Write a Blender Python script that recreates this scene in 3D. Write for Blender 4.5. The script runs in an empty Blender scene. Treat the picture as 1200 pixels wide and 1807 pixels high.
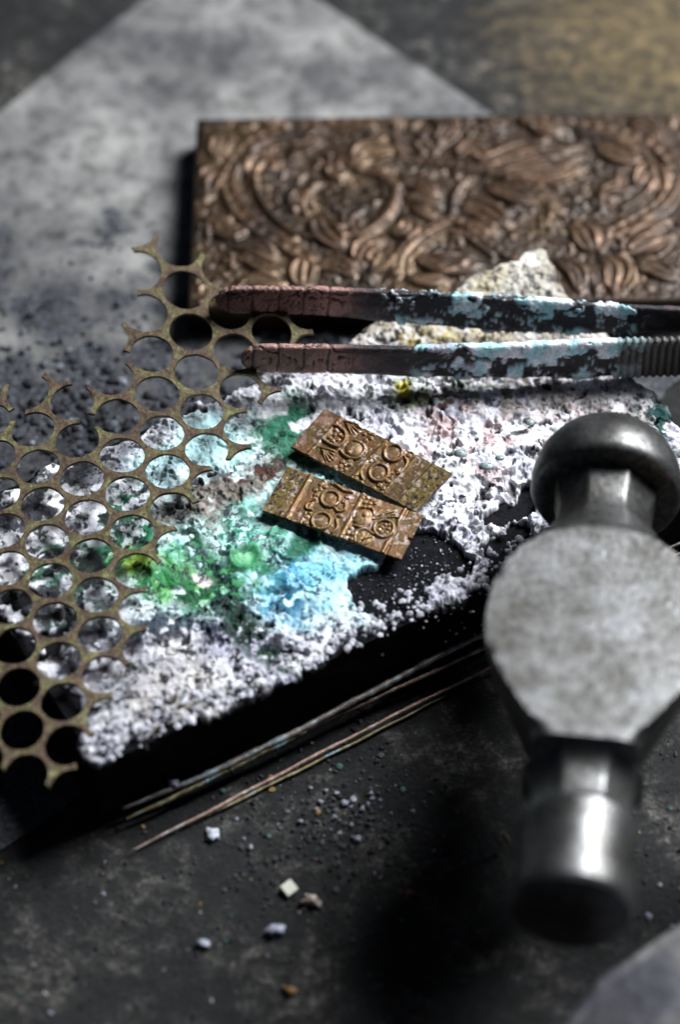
import bpy, bmesh, math, random
import numpy as np
from mathutils import Vector
random.seed(7)
RNG = np.random.RandomState(7)
S = bpy.context.scene
COL = S.collection
S.unit_settings.system = 'METRIC'
S.unit_settings.scale_length = 0.01          # one unit = one centimetre

# ------------------------------------------------------------------ camera
F = 6000.0                                    # focal length in photo pixels (1200 x 1807)
DIST = 52.0
ELEV = math.radians(50)
H = 1.5                                       # top of the soldering block
CAM = np.array([0, -DIST*math.cos(ELEV), H + DIST*math.sin(ELEV)])
cam = bpy.data.cameras.new('camera'); cam_o = bpy.data.objects.new('camera', cam); COL.objects.link(cam_o)
cam_o.location = CAM; cam_o.rotation_euler = (math.pi/2 - ELEV, 0, 0)
cam.sensor_fit = 'VERTICAL'; cam.sensor_height = 36; cam.lens = F/1807*36
cam.clip_start = 1; cam.clip_end = 1000
S.camera = cam_o
FWD = np.array([0, math.cos(ELEV), -math.sin(ELEV)]); UP = np.array([0, math.sin(ELEV), math.cos(ELEV)])

def at(px, py, z=0.0):
    """world point at height z seen at photo pixel (px, py)"""
    d = FWD + ((px-600)/F)*np.array([1, 0, 0]) - ((py-903.5)/F)*UP
    t = (z-CAM[2])/d[2]
    return CAM + d*t
def pix(P):
    """photo pixel of world points (n,3)"""
    q = np.asarray(P) - CAM
    w = q@FWD
    return 600 + F*q[..., 0]/w, 903.5 - F*(q@UP)/w

fp = at(630, 850, H+.2)
cam.dof.use_dof = True
cam.dof.focus_distance = float((fp-CAM)@FWD)
cam.dof.aperture_fstop = cam.lens*1e-3/1.25   # opening of 1.25 cm

# ------------------------------------------------------------------ light
W = bpy.data.worlds.new('World'); S.world = W; W.use_nodes = True
W.node_tree.nodes['Background'].inputs[0].default_value = (.55, .68, 1, 1)
W.node_tree.nodes['Background'].inputs[1].default_value = .036
def area(name, loc, target, sx, sy, power, col):
    l = bpy.data.lights.new(name, 'AREA'); l.shape = 'RECTANGLE'; l.size = sx; l.size_y = sy
    l.energy = power; l.color = col
    o = bpy.data.objects.new(name, l); COL.objects.link(o); o.location = loc
    o.rotation_euler = (Vector(target)-Vector(loc)).to_track_quat('-Z', 'Y').to_euler()
    return o
area('window_light', (33, 28, 44), (0, 0, 1), 27, 27, 104000, (.95, .98, 1))
S.view_settings.view_transform = 'Standard'; S.view_settings.look = 'None'
S.view_settings.exposure = 0; S.view_settings.gamma = 1

# ------------------------------------------------------------------ helpers
def tag(o, label=None, cat=None, group=None, kind=None):
    if label: o['label'] = label
    if cat: o['category'] = cat
    if group: o['group'] = group
    if kind: o['kind'] = kind
    return o
def empty(name, loc):
    o = bpy.data.objects.new(name, None); COL.objects.link(o); o.location = loc; o.empty_display_size = .3
    return o
def mesh_obj(name, V, Fc, mat, parent=None, cols=None, smooth=True):
    V = np.asarray(V, dtype=np.float32); me = bpy.data.meshes.new(name)
    if isinstance(Fc, np.ndarray):
        n, k = Fc.shape
        me.vertices.add(len(V)); me.vertices.foreach_set('co', V.ravel())
        me.loops.add(n*k); me.loops.foreach_set('vertex_index', Fc.astype(np.int32).ravel())
        me.polygons.add(n); me.polygons.foreach_set('loop_start', np.arange(0, n*k, k, dtype=np.int32))
        me.update(calc_edges=True)
    else:
        me.from_pydata([tuple(map(float, v)) for v in V], [], [tuple(map(int, f)) for f in Fc])
    if cols is not None:
        a = me.color_attributes.new('Col', 'FLOAT_COLOR', 'POINT')
        c = np.ones((len(V), 4), np.float32); c[:, :cols.shape[1]] = cols
        a.data.foreach_set('color', c.ravel())
    me.polygons.foreach_set('use_smooth', [smooth]*len(me.polygons))
    me.validate()
    me.materials.append(mat)
    o = bpy.data.objects.new(name, me); COL.objects.link(o)
    if parent:
        o.parent = parent; o.matrix_parent_inverse = parent.matrix_basis.inverted()
    return o
def grid_faces(ny, nx, off=0, flip=False):
    i = np.arange(ny-1)[:, None]*nx + np.arange(nx-1)[None]
    f = np.stack([i, i+1, i+nx+1, i+nx], -1).reshape(-1, 4) + off
    return f[:, ::-1] if flip else f
def slab(name, P, down, mat, parent=None, cols=None):
    """closed slab: top grid P (ny,nx,3), flat underside at P0+down"""
    ny, nx = P.shape[:2]
    n = ny*nx
    per = list(range(nx)) + [r*nx+nx-1 for r in range(1, ny)] + [(ny-1)*nx+c for c in range(nx-2, -1, -1)] + [r*nx for r in range(ny-2, 0, -1)]
    top = P.reshape(-1, 3)
    bot = top[per].copy(); bot[:, 2] = down(bot) if callable(down) else down
    m = len(per)
    # a second copy of the rim keeps the edge crisp
    V = np.vstack([top, top[per], bot])
    a = n+np.arange(m); b = n+(np.arange(m)+1) % m
    sides = np.stack([a, a+m, b+m, b], -1)
    Fc = np.vstack([grid_faces(ny, nx), sides])
    cc = None
    if cols is not None:
        c = cols.reshape(-1, cols.shape[-1]); cc = np.vstack([c, c[per], c[per]])
    o = mesh_obj(name, V, Fc, mat, parent, cc)
    bm = bmesh.new(); bm.from_mesh(o.data); bm.verts.ensure_lookup_table()
    bm.faces.new([bm.verts[n+m+k] for k in range(m)][::-1]); bm.normal_update()
    bmesh.ops.recalc_face_normals(bm, faces=bm.faces)
    bm.to_mesh(o.data); bm.free()
    return o

# numpy noise
PT = RNG.rand(64, 256, 256).astype(np.float32)
def vn(x, y, s=0):
    t = PT[s % 64]
    xi = np.floor(x).astype(int); yi = np.floor(y).astype(int); fx = x-xi; fy = y-yi
    fx = fx*fx*(3-2*fx); fy = fy*fy*(3-2*fy)
    a = t[yi % 256, xi % 256]; b = t[yi % 256, (xi+1) % 256]; c = t[(yi+1) % 256, xi % 256]; d = t[(yi+1) % 256, (xi+1) % 256]
    return (a*(1-fx)+b*fx)*(1-fy) + (c*(1-fx)+d*fx)*fy
def fbm(x, y, s=0, o=4, g=.5):
    r = 0; a = 1; t = 0
    for k in range(o):
        r = r + a*vn(x*2**k+17.3*k, y*2**k+5.1*k, s+k); t += a; a *= g
    return r/t
def ss(a, b, x):
    t = np.clip((x-a)/(b-a), 0, 1); return t*t*(3-2*t)
def mix(c, d, t):
    return c*(1-t[..., None]) + np.asarray(d)*t[..., None]

# node materials
def new_mat(name):
    m = bpy.data.materials.new(name); m.use_nodes = True
    nt = m.node_tree; b = nt.nodes['Principled BSDF']
    return m, nt, b
def nd(nt, t, **kw):
    n = nt.nodes.new(t)
    for k, v in kw.items():
        if k.startswith('i_'):
            n.inputs[k[2:].replace('_', ' ')].default_value = v
        else: setattr(n, k, v)
    return n
def noise(nt, scale, detail=4, rough=.5, src=None):
    n = nd(nt, 'ShaderNodeTexNoise'); n.inputs['Scale'].default_value = scale; n.inputs['Detail'].default_value = detail; n.inputs['Roughness'].default_value = rough
    if src is None:
        src = nd(nt, 'ShaderNodeTexCoord').outputs['Object']
    nt.links.new(src, n.inputs['Vector']); return n
def ramp(nt, src, stops):
    r = nd(nt, 'ShaderNodeValToRGB'); nt.links.new(src, r.inputs[0])
    e = r.color_ramp.elements
    while len(e) < len(stops): e.new(.5)
    for x, (p, c) in zip(e, stops):
        x.position = p; x.color = (*c, 1) if len(c) == 3 else c
    return r
def mixc(nt, a, b, fac, mode='MIX'):
    m = nd(nt, 'ShaderNodeMix', data_type='RGBA', blend_type=mode)
    for s, v in ((m.inputs[0], fac), (m.inputs[6], a), (m.inputs[7], b)):
        if hasattr(v, 'links') or hasattr(v, 'is_linked'): nt.links.new(v, s)
        else: s.default_value = v if isinstance(v, float) else (*v, 1)
    return m.outputs[2]
def bump(nt, b, h, strength, dist, prev=None):
    n = nd(nt, 'ShaderNodeBump'); n.inputs['Strength'].default_value = strength; n.inputs['Distance'].default_value = dist
    nt.links.new(h, n.inputs['Height'])
    if prev: nt.links.new(prev, n.inputs['Normal'])
    nt.links.new(n.outputs[0], b.inputs['Normal']); return n.outputs[0]
def g(v): return (v, v, v)

def attr_mat(name, rough=.6, metal=0., nscale=14, namt=.35, bscale=30, bdist=.02, spec=.5, rough_var=.2):
    m, nt, b = new_mat(name)
    a = nd(nt, 'ShaderNodeVertexColor', layer_name='Col')
    n = noise(nt, nscale, 5, .65)
    r = ramp(nt, n.outputs[0], [(.3, g(1-namt)), (.7, g(1.0+namt*.3))])
    c = mixc(nt, a.outputs[0], r.outputs[0], 1.0, 'MULTIPLY')
    nt.links.new(c, b.inputs['Base Color'])
    b.inputs['Metallic'].default_value = metal; b.inputs['Specular IOR Level'].default_value = spec
    n2 = noise(nt, nscale*1.7, 4)
    rr = ramp(nt, n2.outputs[0], [(.3, g(max(rough-rough_var, .05))), (.7, g(min(rough+rough_var, 1)))])
    nt.links.new(rr.outputs[0], b.inputs['Roughness'])
    bump(nt, b, noise(nt, bscale, 5, .6).outputs[0], 1, bdist)
    return m

# ------------------------------------------------------------------ ground
m, nt, b = new_mat('sooty_bench')
n1 = noise(nt, .75, 8, .68); n2 = noise(nt, 3.4, 8, .75); n3 = noise(nt, 14, 5, .7)
c1 = ramp(nt, n1.outputs[0], [(.41, (.003, .0035, .005)), (.5, (.010, .010, .0105)), (.60, (.058, .055, .050))])
c2 = ramp(nt, n2.outputs[0], [(.42, g(.05)), (.52, g(.8)), (.63, g(2.4))])
c3 = ramp(nt, n3.outputs[0], [(.38, g(.2)), (.52, g(1)), (.66, g(1.9))])
cc = mixc(nt, c1.outputs[0], c2.outputs[0], 1.0, 'MULTIPLY'); cc = mixc(nt, cc, c3.outputs[0], 1.0, 'MULTIPLY')
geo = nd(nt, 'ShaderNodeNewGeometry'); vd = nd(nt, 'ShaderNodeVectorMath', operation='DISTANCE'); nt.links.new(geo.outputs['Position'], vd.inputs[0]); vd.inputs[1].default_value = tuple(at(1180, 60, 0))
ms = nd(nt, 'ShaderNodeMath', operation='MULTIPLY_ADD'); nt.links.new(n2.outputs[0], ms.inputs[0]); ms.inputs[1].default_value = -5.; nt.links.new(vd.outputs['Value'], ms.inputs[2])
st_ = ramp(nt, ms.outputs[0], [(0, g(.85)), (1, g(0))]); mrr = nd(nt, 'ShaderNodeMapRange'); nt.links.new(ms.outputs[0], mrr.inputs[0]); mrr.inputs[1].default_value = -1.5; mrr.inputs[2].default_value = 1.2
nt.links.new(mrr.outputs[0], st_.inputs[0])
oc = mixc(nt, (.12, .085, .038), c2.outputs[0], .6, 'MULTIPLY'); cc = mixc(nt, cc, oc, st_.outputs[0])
nt.links.new(cc, b.inputs['Base Color']); b.inputs['Roughness'].default_value = .85
p = bump(nt, b, n2.outputs[0], .6, .12); bump(nt, b, n3.outputs[0], .8, .05, p)
BENCH = m
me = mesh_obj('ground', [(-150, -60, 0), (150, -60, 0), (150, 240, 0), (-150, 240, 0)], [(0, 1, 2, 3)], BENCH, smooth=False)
tag(me, kind='structure')

# pale worn sheet lying on the bench (corner points away from the camera)
def smooth_closed(pts, n):
    out = []
    for k in range(len(pts)):
        a, c = np.array(pts[k]), np.array(pts[(k+1) % len(pts)])
        for t in range(n): out.append(a+(c-a)*t/n)
    return out
m, nt, b = new_mat('worn_grey_card')
n1 = noise(nt, .38, 7, .66); n2 = noise(nt, 2.2, 8, .75); n3 = noise(nt, 12, 5, .7)
geo = nd(nt, 'ShaderNodeNewGeometry'); sx = nd(nt, 'ShaderNodeSeparateXYZ'); nt.links.new(geo.outputs['Position'], sx.inputs[0])
base = ramp(nt, n1.outputs[0], [(.38, (.055, .055, .06)), (.5, (.145, .144, .143)), (.62, (.25, .247, .24))])
sp = ramp(nt, n2.outputs[0], [(.35, g(.3)), (.52, g(1)), (.75, g(1.35))])
cc = mixc(nt, base.outputs[0], sp.outputs[0], 1.0, 'MULTIPLY')
# soot rubbed over the near part of the sheet
mr = nd(nt, 'ShaderNodeMapRange'); nt.links.new(sx.outputs['Y'], mr.inputs[0])
mr.inputs[1].default_value = 9.3; mr.inputs[2].default_value = 2.6; mr.inputs[3].default_value = 0; mr.inputs[4].default_value = 1
ad = nd(nt, 'ShaderNodeMath', operation='ADD'); nt.links.new(mr.outputs[0], ad.inputs[0])
sc_ = nd(nt, 'ShaderNodeMath', operation='MULTIPLY_ADD'); nS = noise(nt, 1.1, 8, .7); nt.links.new(nS.outputs[0], sc_.inputs[0]); sc_.inputs[1].default_value = 4.2; sc_.inputs[2].default_value = -2.15
nt.links.new(sc_.outputs[0], ad.inputs[1])
so = ramp(nt, ad.outputs[0], [(.25, g(0)), (.75, g(1))])
soot = ramp(nt, n3.outputs[0], [(.38, (.006, .007, .010)), (.55, (.03, .032, .042)), (.72, (.14, .15, .18))])
cc = mixc(nt, cc, soot.outputs[0], so.outputs[0])
nt.links.new(cc, b.inputs['Base Color']); b.inputs['Roughness'].default_value = .8
bump(nt, b, n3.outputs[0], .6, .04)
cor = [at(395, -110, .05)[:2], at(850, 190, .05)[:2]]
dirR = cor[1]-cor[0]; dirR /= np.linalg.norm(dirR)
cL = at(0, 192, .05)[:2]-cor[0]; cL /= np.linalg.norm(cL)
O = cor[0]
outline = [O, O+cL*19, O+cL*19+dirR*10.5, O+dirR*13+cL*3.0, O+dirR*13]
pts = smooth_closed(outline, 14)
bm = bmesh.new(); vs = []
for k, q in enumerate(pts):
    j = .04*math.sin(k*1.7)+.03*math.sin(k*.61); vs.append(bm.verts.new((q[0]+j, q[1]-j*.7, .05)))
f = bm.faces.new(vs); bmesh.ops.recalc_face_normals(bm, faces=bm.faces)
if f.normal.z < 0: f.normal_flip()
r = bmesh.ops.extrude_face_region(bm, geom=[f])
for v in r['geom']:
    if isinstance(v, bmesh.types.BMVert): v.co.z = .006
bmesh.ops.recalc_face_normals(bm, faces=bm.faces)
me = bpy.data.meshes.new('card_sheet'); bm.to_mesh(me); bm.free(); me.materials.append(m)
o = bpy.data.objects.new('card_sheet', me); COL.objects.link(o)
tag(o, 'large pale grey worn sheet lying on the bench behind the carved plaque', 'sheet')

# ------------------------------------------------------------------ soldering block + flux crust
Bc = at(172, 1352, H); Rr = at(860, 1036, H)
u = (Rr-Bc)[:2]; u /= np.linalg.norm(u); v = np.array([-u[1], u[0]])
P1 = at(250, 765, H)[:2]; P2 = at(480, 660, H)[:2]
LV = float((((P1+P2)/2)-Bc[:2])@v)            # width of the block
Ac = at(935, 455, H)[:2]; LU = float((Ac-Bc[:2])@u)
print('block size', LU, LV, 'corner C', pix(np.array([*(Bc[:2]+v*LV), H])), 'A', pix(np.array([*(Bc[:2]+v*LV+u*LU), H])), 'D', pix(np.array([*(Bc[:2]+u*LU), H])))
NG = .016
na = int(LU/NG)+14; nb = int(LV/NG)+14
A_, B_ = np.meshgrid((np.arange(na)-7)*NG, (np.arange(nb)-7)*NG)
WX = Bc[0]+u[0]*A_+v[0]*B_; WY = Bc[1]+u[1]*A_+v[1]*B_
PX, PY = pix(np.stack([WX, WY, np.full_like(WX, H+.1)], -1))
wx = (fbm(WX*1.3, WY*1.3, 3, 4)-.5)*110 + (fbm(WX*6, WY*6, 5, 3)-.5)*32; wy = (fbm(WX*1.3+9, WY*1.3, 9, 4)-.5)*90 + (fbm(WX*6+4, WY*6, 12, 3)-.5)*28
QX = PX+wx; QY = PY+wy
def blob(cx, cy, rx, ry, ang=0, soft=.5, warp=1.):
    dx = PX+wx*warp-cx; dy = PY+wy*warp-cy; a = math.radians(ang)
    ex = (dx*math.cos(a)+dy*math.sin(a))/rx; ey = (-dx*math.sin(a)+dy*math.cos(a))/ry
    return 1-ss(1-soft, 1+soft, np.sqrt(ex*ex+ey*ey))
def splat(hgt, centers, radii, amp):
    """grow rounded grains (max of little domes)"""
    ny, nx = hgt.shape
    for (cx, cy), r, a in zip(centers, radii, amp):
        k = int(r/NG)+1; ix = int(cx/NG)+7; iy = int(cy/NG)+7
        x0, x1, y0, y1 = max(ix-k, 0), min(ix+k+1, nx), max(iy-k, 0), min(iy+k+1, ny)
        if x1 <= x0 or y1 <= y0: continue
        d2 = ((A_[y0:y1, x0:x1]-cx)**2+(B_[y0:y1, x0:x1]-cy)**2)/(r*r)
        p = a*np.sqrt(np.clip(1-d2, 0, 1))
        np.maximum(hgt[y0:y1, x0:x1], p, out=hgt[y0:y1, x0:x1])
def rnd_pts(n): return np.c_[RNG.rand(n)*LU, RNG.rand(n)*LV]
# coverage (1 = crust, 0 = bare black block)
edge = np.minimum(np.minimum(A_, LU-A_), np.minimum(B_, LV-B_))
cov = ss(-.02, .16, edge + (fbm(WX*2.2, WY*2.2, 21, 4)-.5)*.55 + .04)
hole = np.maximum.reduce([blob(675, 1035, 62, 48, -10, .3, .45), blob(752, 985, 78, 46, 12, .3, .45), blob(800, 1000, 42, 28, 0, .3, .45), blob(700, 1068, 40, 24, -20, .3, .45)])*(1-blob(805, 1042, 42, 26, 0, .4, .3))
hole = np.maximum(hole, .9*blob(900, 1060, 40, 20, -25, .4)); hole = np.maximum(hole, .95*blob(930, 985, 62, 60, 0, .4, .8))
hole = np.maximum(hole, .9*blob(900, 905, 38, 22, 0, .3)); hole = np.maximum(hole, .8*blob(600, 1230, 120, 16, -24, .4)); hole = np.maximum(hole, blob(1130, 950, 200, 75, -20, .3))
patchy = fbm(WX*5, WY*5, 31, 3)
spk = blob(900, 920, 110, 110, 0, .6)*ss(.5, .62, patchy)
cov = cov*(1-ss(.35, .6, hole))*(1-.7*spk)
# left part seen through the mesh is patchy
lp = blob(50, 1130, 130, 150, 0, .5)*ss(.52, .62, fbm(WX*2.3, WY*2.3, 35, 4))
cov *= 1-.85*lp
cov *= 1-blob(50, 1290, 95, 110, 0, .3)
cov *= 1-.8*ss(.35, .05, B_-LV*0)*ss(.45, .6, fbm(WX*4, WY*4, 36, 3))*0.6
# texture zones
smooth_zone = np.maximum.reduce([blob(440, 960, 170, 75, -10, .5), blob(560, 1030, 110, 55, 0, .5), blob(310, 1010, 90, 60, 0, .5), blob(480, 790, 90, 70, 0, .5)*.7, blob(400, 775, 60, 50)*.7, blob(90, 1000, 190, 330, 0, .35, .2)*.9, blob(640, 960, 60, 60)*.7])
h1 = np.zeros_like(WX); n = int(LU*LV*70); splat(h1, rnd_pts(n), .035+.08*RNG.rand(n)**2.5, .04+.09*RNG.rand(n))
h2 = np.zeros_like(WX); n = int(LU*LV*420); splat(h2, rnd_pts(n), .02+.03*RNG.rand(n), .02+.045*RNG.rand(n))
h3 = np.zeros_like(WX); n = int(LU*LV*10); splat(h3, rnd_pts(n), .12+.16*RNG.rand(n), .06+.06*RNG.rand(n))
big = fbm(WX*.8, WY*.8, 41, 4); mid = fbm(WX*3.5, WY*3.5, 43, 4); fine = fbm(WX*14, WY*14, 44, 3)
vein = np.abs(fbm(WX*2.6, WY*2.6, 46, 4)-.5)
hg = .10+.24*(big-.4)+.16*(mid-.5)
smooth_zone = np.clip(smooth_zone*1.15, 0, 1)
slump = ss(.44, .58, fbm(WX*1.9, WY*1.9, 53, 4))
hg += (1-smooth_zone)*(h1*(.15+.5*(1-slump))+h2*(.70-.2*slump)+.16*(fine-.5)+.08*slump) + smooth_zone*(h3*.22+.05*(mid-.5)+.16*(fbm(WX*2.2, WY*2.2, 48, 2)-.5)+h1*.05+h2*.09+.012*(fine-.5))
upper = blob(600, 680, 190, 40, -3, .5)+blob(700, 760, 140, 60, 20, .5); hg += .09*upper*h1/.12
pit = ss(.60, .72, fbm(WX*6.5, WY*6.5, 51, 3))*(1-.85*smooth_zone)
hg -= .12*pit
hg -= .03*ss(.03, .0, vein)*smooth_zone
# raised ring left of the lower plate, and small craters
def ring(cx, cy, r, w, a):
    d = np.hypot(PX-cx+wx*.15, (PY-cy+wy*.15)*1.3)
    return a*np.exp(-((d-r)/w)**2)
rings = ring(522, 955, 46, 5, .07)+ring(432, 985, 26, 7, .09)+ring(247, 1015, 20, 5, .05)+ring(405, 775, 15, 5, .06)+ring(560, 1020, 34, 4, .03)+ring(545, 1010, 70, 4, .03)
for k in range(60):
    rx_, ry_ = 300+RNG.rand()*500, 690+RNG.rand()*560
    rings = rings+ring(rx_, ry_, 5+7*RNG.rand(), 2.4, .05)
hg += rings
under = blob(60, 1000, 190, 330, 0, .35, .2)
far = 1-ss(560, 640, PY)
hg = hg*(1-far)+far*(.22*blob(915, 500, 95, 50, 0, .7, .4)+.12+.10*(mid-.5)+.25*h2+.12*h1+.05*(fine-.5))/.5
hg = (.05+hg*.5)*(1-.5*under)*(1-.4*ss(1080, 1160, PY)); hg = np.maximum(hg, .03)*ss(0, .9, cov) - .08*(1-ss(0, .35, cov))
# colours
C = np.ones(WX.shape+(3,))*np.array([.80, .80, .86])
tone = fbm(WX*1.1, WY*1.1, 61, 5); grain = fbm(WX*16, WY*16, 75, 3)
C = mix(C, (.62, .61, .70), ss(.45, .65, tone)); C = mix(C, (.88, .88, .9), ss(.5, .7, fbm(WX*4, WY*4, 63, 3))*.6)
def paint(col, t):
    global C
    C = mix(C, col, np.clip(t, 0, 1))
st = fbm(WX*3, WY*3, 65, 5); st2 = fbm(WX*8, WY*8, 67, 4)
paint((.62, .44, .44), blob(840, 775, 130, 80, 0, .6)*ss(.42, .62, st)*.85)
paint((.55, .42, .42), blob(960, 700, 170, 40, 0, .6)*ss(.4, .6, st2)*.8)
paint((.48, .44, .42), blob(1050, 730, 190, 60, 20, .6)*ss(.42, .6, st)*.8)
paint((.30, .34, .28), blob(800, 690, 140, 26, 0, .6)*ss(.45, .55, st2)*.9)
paint((.20, .09, .08), blob(790, 716, 42, 14, 0, .6)*ss(.45, .55, st2)*.9)
paint((.16, .20, .07), blob(735, 695, 45, 20, 0, .6)*.85); paint((.62, .55, .04), blob(713, 690, 13, 10, 0, .4, .3))
paint((.02, .10, .10), blob(1155, 740, 40, 60, -30, .6)*ss(.45, .55, st2))
# bands in the lower crumbly part
paint((.40, .40, .52), blob(380, 1150, 240, 90, -15, .6)*ss(.40, .62, st)*.75)
paint((.03, .035, .08), blob(290, 1105, 85, 32, -8, .5, .4)*ss(.35, .5, st2)); paint((.05, .06, .11), blob(365, 1112, 80, 24, 5, .5, .4)*ss(.38, .52, st2))
paint((.20, .17, .14), blob(320, 1240, 85, 45, 20, .6)*ss(.48, .6, st2)*.8); paint((.52, .49, .44), blob(300, 1230, 130, 80, 20, .6)*.5)
paint((.30, .28, .26), blob(500, 1190, 90, 30, -25, .6)*ss(.45, .6, st2)*.6)
# mint, green, blue glaze
paint((.50, .84, .82), blob(440, 965, 215, 100, -14, .5)*ss(.28, .5, st+.08)*.92)
ct = blob(440, 965, 230, 110, -12, .4)
st3 = fbm(WX*5.5+(st-.5)*3, WY*5.5+(st2-.5)*3, 79, 5)
paint((.30, .74, .62), ct*ss(.5, .60, st3)*.8); paint((.72, .92, .92), ct*ss(.5, .42, st3)*.7); paint((.05, .30, .20), ct*ss(.60, .68, st3)*ss(.44, .54, st)*.9)
paint((.74, .90, .95), blob(600, 1030, 90, 60)*ss(.46, .56, st3)*.7)
paint((.50, .84, .86), blob(385, 780, 75, 55, 0, .5)*.8); paint((.55, .85, .88), blob(300, 830, 60, 40)*.8)
paint((.46, .82, .80), blob(590, 830, 70, 30, 25, .5)*.85)
paint((.60, .86, .92), blob(570, 1020, 130, 75, -5, .5)*.9)
paint((.30, .70, .90), blob(535, 1030, 85, 44, -10, .6)*ss(.38, .56, st3)*.85)
paint((.07, .40, .68), blob(508, 1040, 52, 40, -10, .7)*ss(.33, .5, st2)); paint((.01, .16, .26), blob(505, 1055, 34, 28, 0, .6, .4)*ss(.4, .52, st2))
paint((.20, .60, .82), blob(575, 1010, 45, 22, 10, .7)*.7); paint((.35, .75, .88), blob(635, 1000, 40, 30)*.6)
paint((.05, .27, .17), blob(520, 770, 62, 60, 20, .6)*ss(.38, .56, st)); paint((.03, .22, .12), blob(470, 800, 55, 48, 0, .6)*ss(.42, .58, st2)*.9)
paint((.06, .34, .20), blob(512, 948, 58, 40, 0, .6, .5)*ss(.36, .56, st2)*.8)
paint((.24, .20, .17), blob(415, 862, 95, 42, -12, .5)*ss(.36, .52, st)*.95); paint((.13, .06, .04), blob(452, 826, 52, 22, -20, .5)*ss(.42, .55, st2))
paint((.36, .30, .28), blob(355, 905, 75, 30, -10, .6)*ss(.42, .56, st2)*.9)
paint((.14, .46, .10), blob(310, 1020, 62, 45, 15, .6)*ss(.34, .52, st)); paint((.36, .55, .02), blob(232, 998, 40, 32, 0, .6)*.95)
paint((.30, .55, .05), blob(165, 990, 38, 24, 0, .6)*.9); paint((.01, .14, .05), blob(330, 1045, 62, 32, 25, .5, .35)*ss(.38, .5, st2)); paint((.02, .22, .16), blob(448, 998, 48, 20, 25, .5, .3)*ss(.3, .5, st2)); paint((.02, .20, .12), blob(540, 962, 52, 20, -40, .5, .3)*ss(.38, .5, st3))
paint((.04, .32, .10), blob(285, 1035, 60, 30, 10, .6, .5)*ss(.5, .58, st3))
paint((.05, .34, .16), blob(150, 975, 60, 40)*ss(.4, .5, st2)); paint((.06, .30, .18), blob(110, 1010, 55, 40)*ss(.42, .52, st2)*.9); paint((.06, .28, .18), blob(110, 1085, 55, 40)*ss(.46, .56, st2)*.8)
paint((.06, .33, .15), blob(435, 985, 34, 22, 0, .5, .3)); paint((.30, .66, .40), blob(432, 985, 14, 9, 0, .5, .2))
paint((.005, .06, .05), blob(395, 1040, 78, 30, 62, .5, .3)*ss(.30, .42, st2+.04)); paint((.01, .07, .04), blob(455, 1128, 72, 30, 42, .5, .3)*ss(.36, .46, st2+.04))
paint((.01, .05, .05), blob(340, 960, 50, 22, 62, .5, .3)*ss(.32, .46, st2)); paint((.02, .16, .11), blob(470, 905, 90, 12, -4, .6)*ss(.42, .56, st2)*.6)
paint((.04, .26, .15), blob(225, 890, 40, 30)*ss(.42, .5, st2)); paint((.02, .12, .05), blob(190, 985, 34, 34, 0, .5, .3)*ss(.4, .5, st3)); paint((.03, .25, .13), blob(230, 940, 45, 30)*ss(.42, .5, st2))
paint((.16, .17, .15), blob(300, 895, 40, 30)*.8)
paint((.02, .16, .14), smooth_zone*ss(.045, .015, np.abs(st2-.5))*ss(.5, .56, st)*.8); paint((.12, .50, .22), blob(390, 1000, 90, 40, 20, .6)*ss(.5, .58, st2)*.85)
paint((.86, .82, .78), blob(352, 1018, 17, 9, 15, .4, .2))
paint((.40, .35, .28), (1-ss(600, 650, PY+.4*wy))*(.65+.35*ss(.4, .6, st)))
paint((.50, .42, .20), blob(800, 590, 85, 22, 10, .6)*ss(.4, .55, st2)*.8); paint((.42, .33, .10), blob(745, 592, 50, 18, 0, .6)*ss(.4, .5, st2)); paint((.62, .60, .54), blob(890, 520, 90, 50)*.7)
paint((.52, .44, .26), blob(860, 500, 50, 22, -30, .6)*.6)
C = C*(1+.55*(grain-.5)*(1-.7*smooth_zone))[..., None]; paint((.05, .05, .07), ss(.60, .68, grain)*ss(.46, .58, st)*.8)
# soot in pits, ash along cracks, black grains
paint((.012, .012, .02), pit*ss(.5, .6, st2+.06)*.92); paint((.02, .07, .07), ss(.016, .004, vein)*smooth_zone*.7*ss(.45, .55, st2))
paint((.03, .03, .045), blob(50, 1000, 170, 330, 0, .35, .2)*ss(.53, .62, st)*.9)
paint((.015, .016, .03), ss(.64, .72, fbm(WX*9, WY*9, 71, 3))*.9*np.clip(blob(900, 900, 150, 160)+blob(130, 900, 190, 230)+blob(350, 1180, 260, 110)+.25, 0, 1))
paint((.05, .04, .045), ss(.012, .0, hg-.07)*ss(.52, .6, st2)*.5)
paint((.25, .04, .10), blob(952, 872, 16, 10)*.9); paint((.04, .22, .24), blob(900, 893, 16, 6)*.9)
paint((.012, .012, .018), 1-ss(.1, .5, cov))
lum = C.mean(-1, keepdims=True); C = lum+(C-lum)*.86; C = .95*np.clip(C/.92, 0, 1.05)**1.28
BL = empty('soldering_block', (float(Bc[0]+u[0]*LU/2+v[0]*LV/2), float(Bc[1]+u[1]*LU/2+v[1]*LV/2), 0))
tag(BL, 'thick black soldering block crusted with white, mint green and blue flux', 'soldering block')
CRUST = attr_mat('flux_crust', .65, 0, 22, .25, 45, .006, .22)
fc = grid_faces(nb, na); cf = cov.ravel()
keep = cf[fc].max(1) > .12
Vc = np.stack([WX, WY, H+hg], -1).reshape(-1, 3)
Vc[:, 0] += (fbm(WX*7, WY*7, 81, 2).ravel()-.5)*.06; Vc[:, 1] += (fbm(WX*7+50, WY*7, 83, 2).ravel()-.5)*.06
fc = fc[keep]; used = np.unique(fc); remap = -np.ones(len(Vc), int); remap[used] = np.arange(len(used))
mesh_obj('flux_crust', Vc[used], remap[fc], CRUST, BL, C.reshape(-1, 3)[used])
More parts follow.
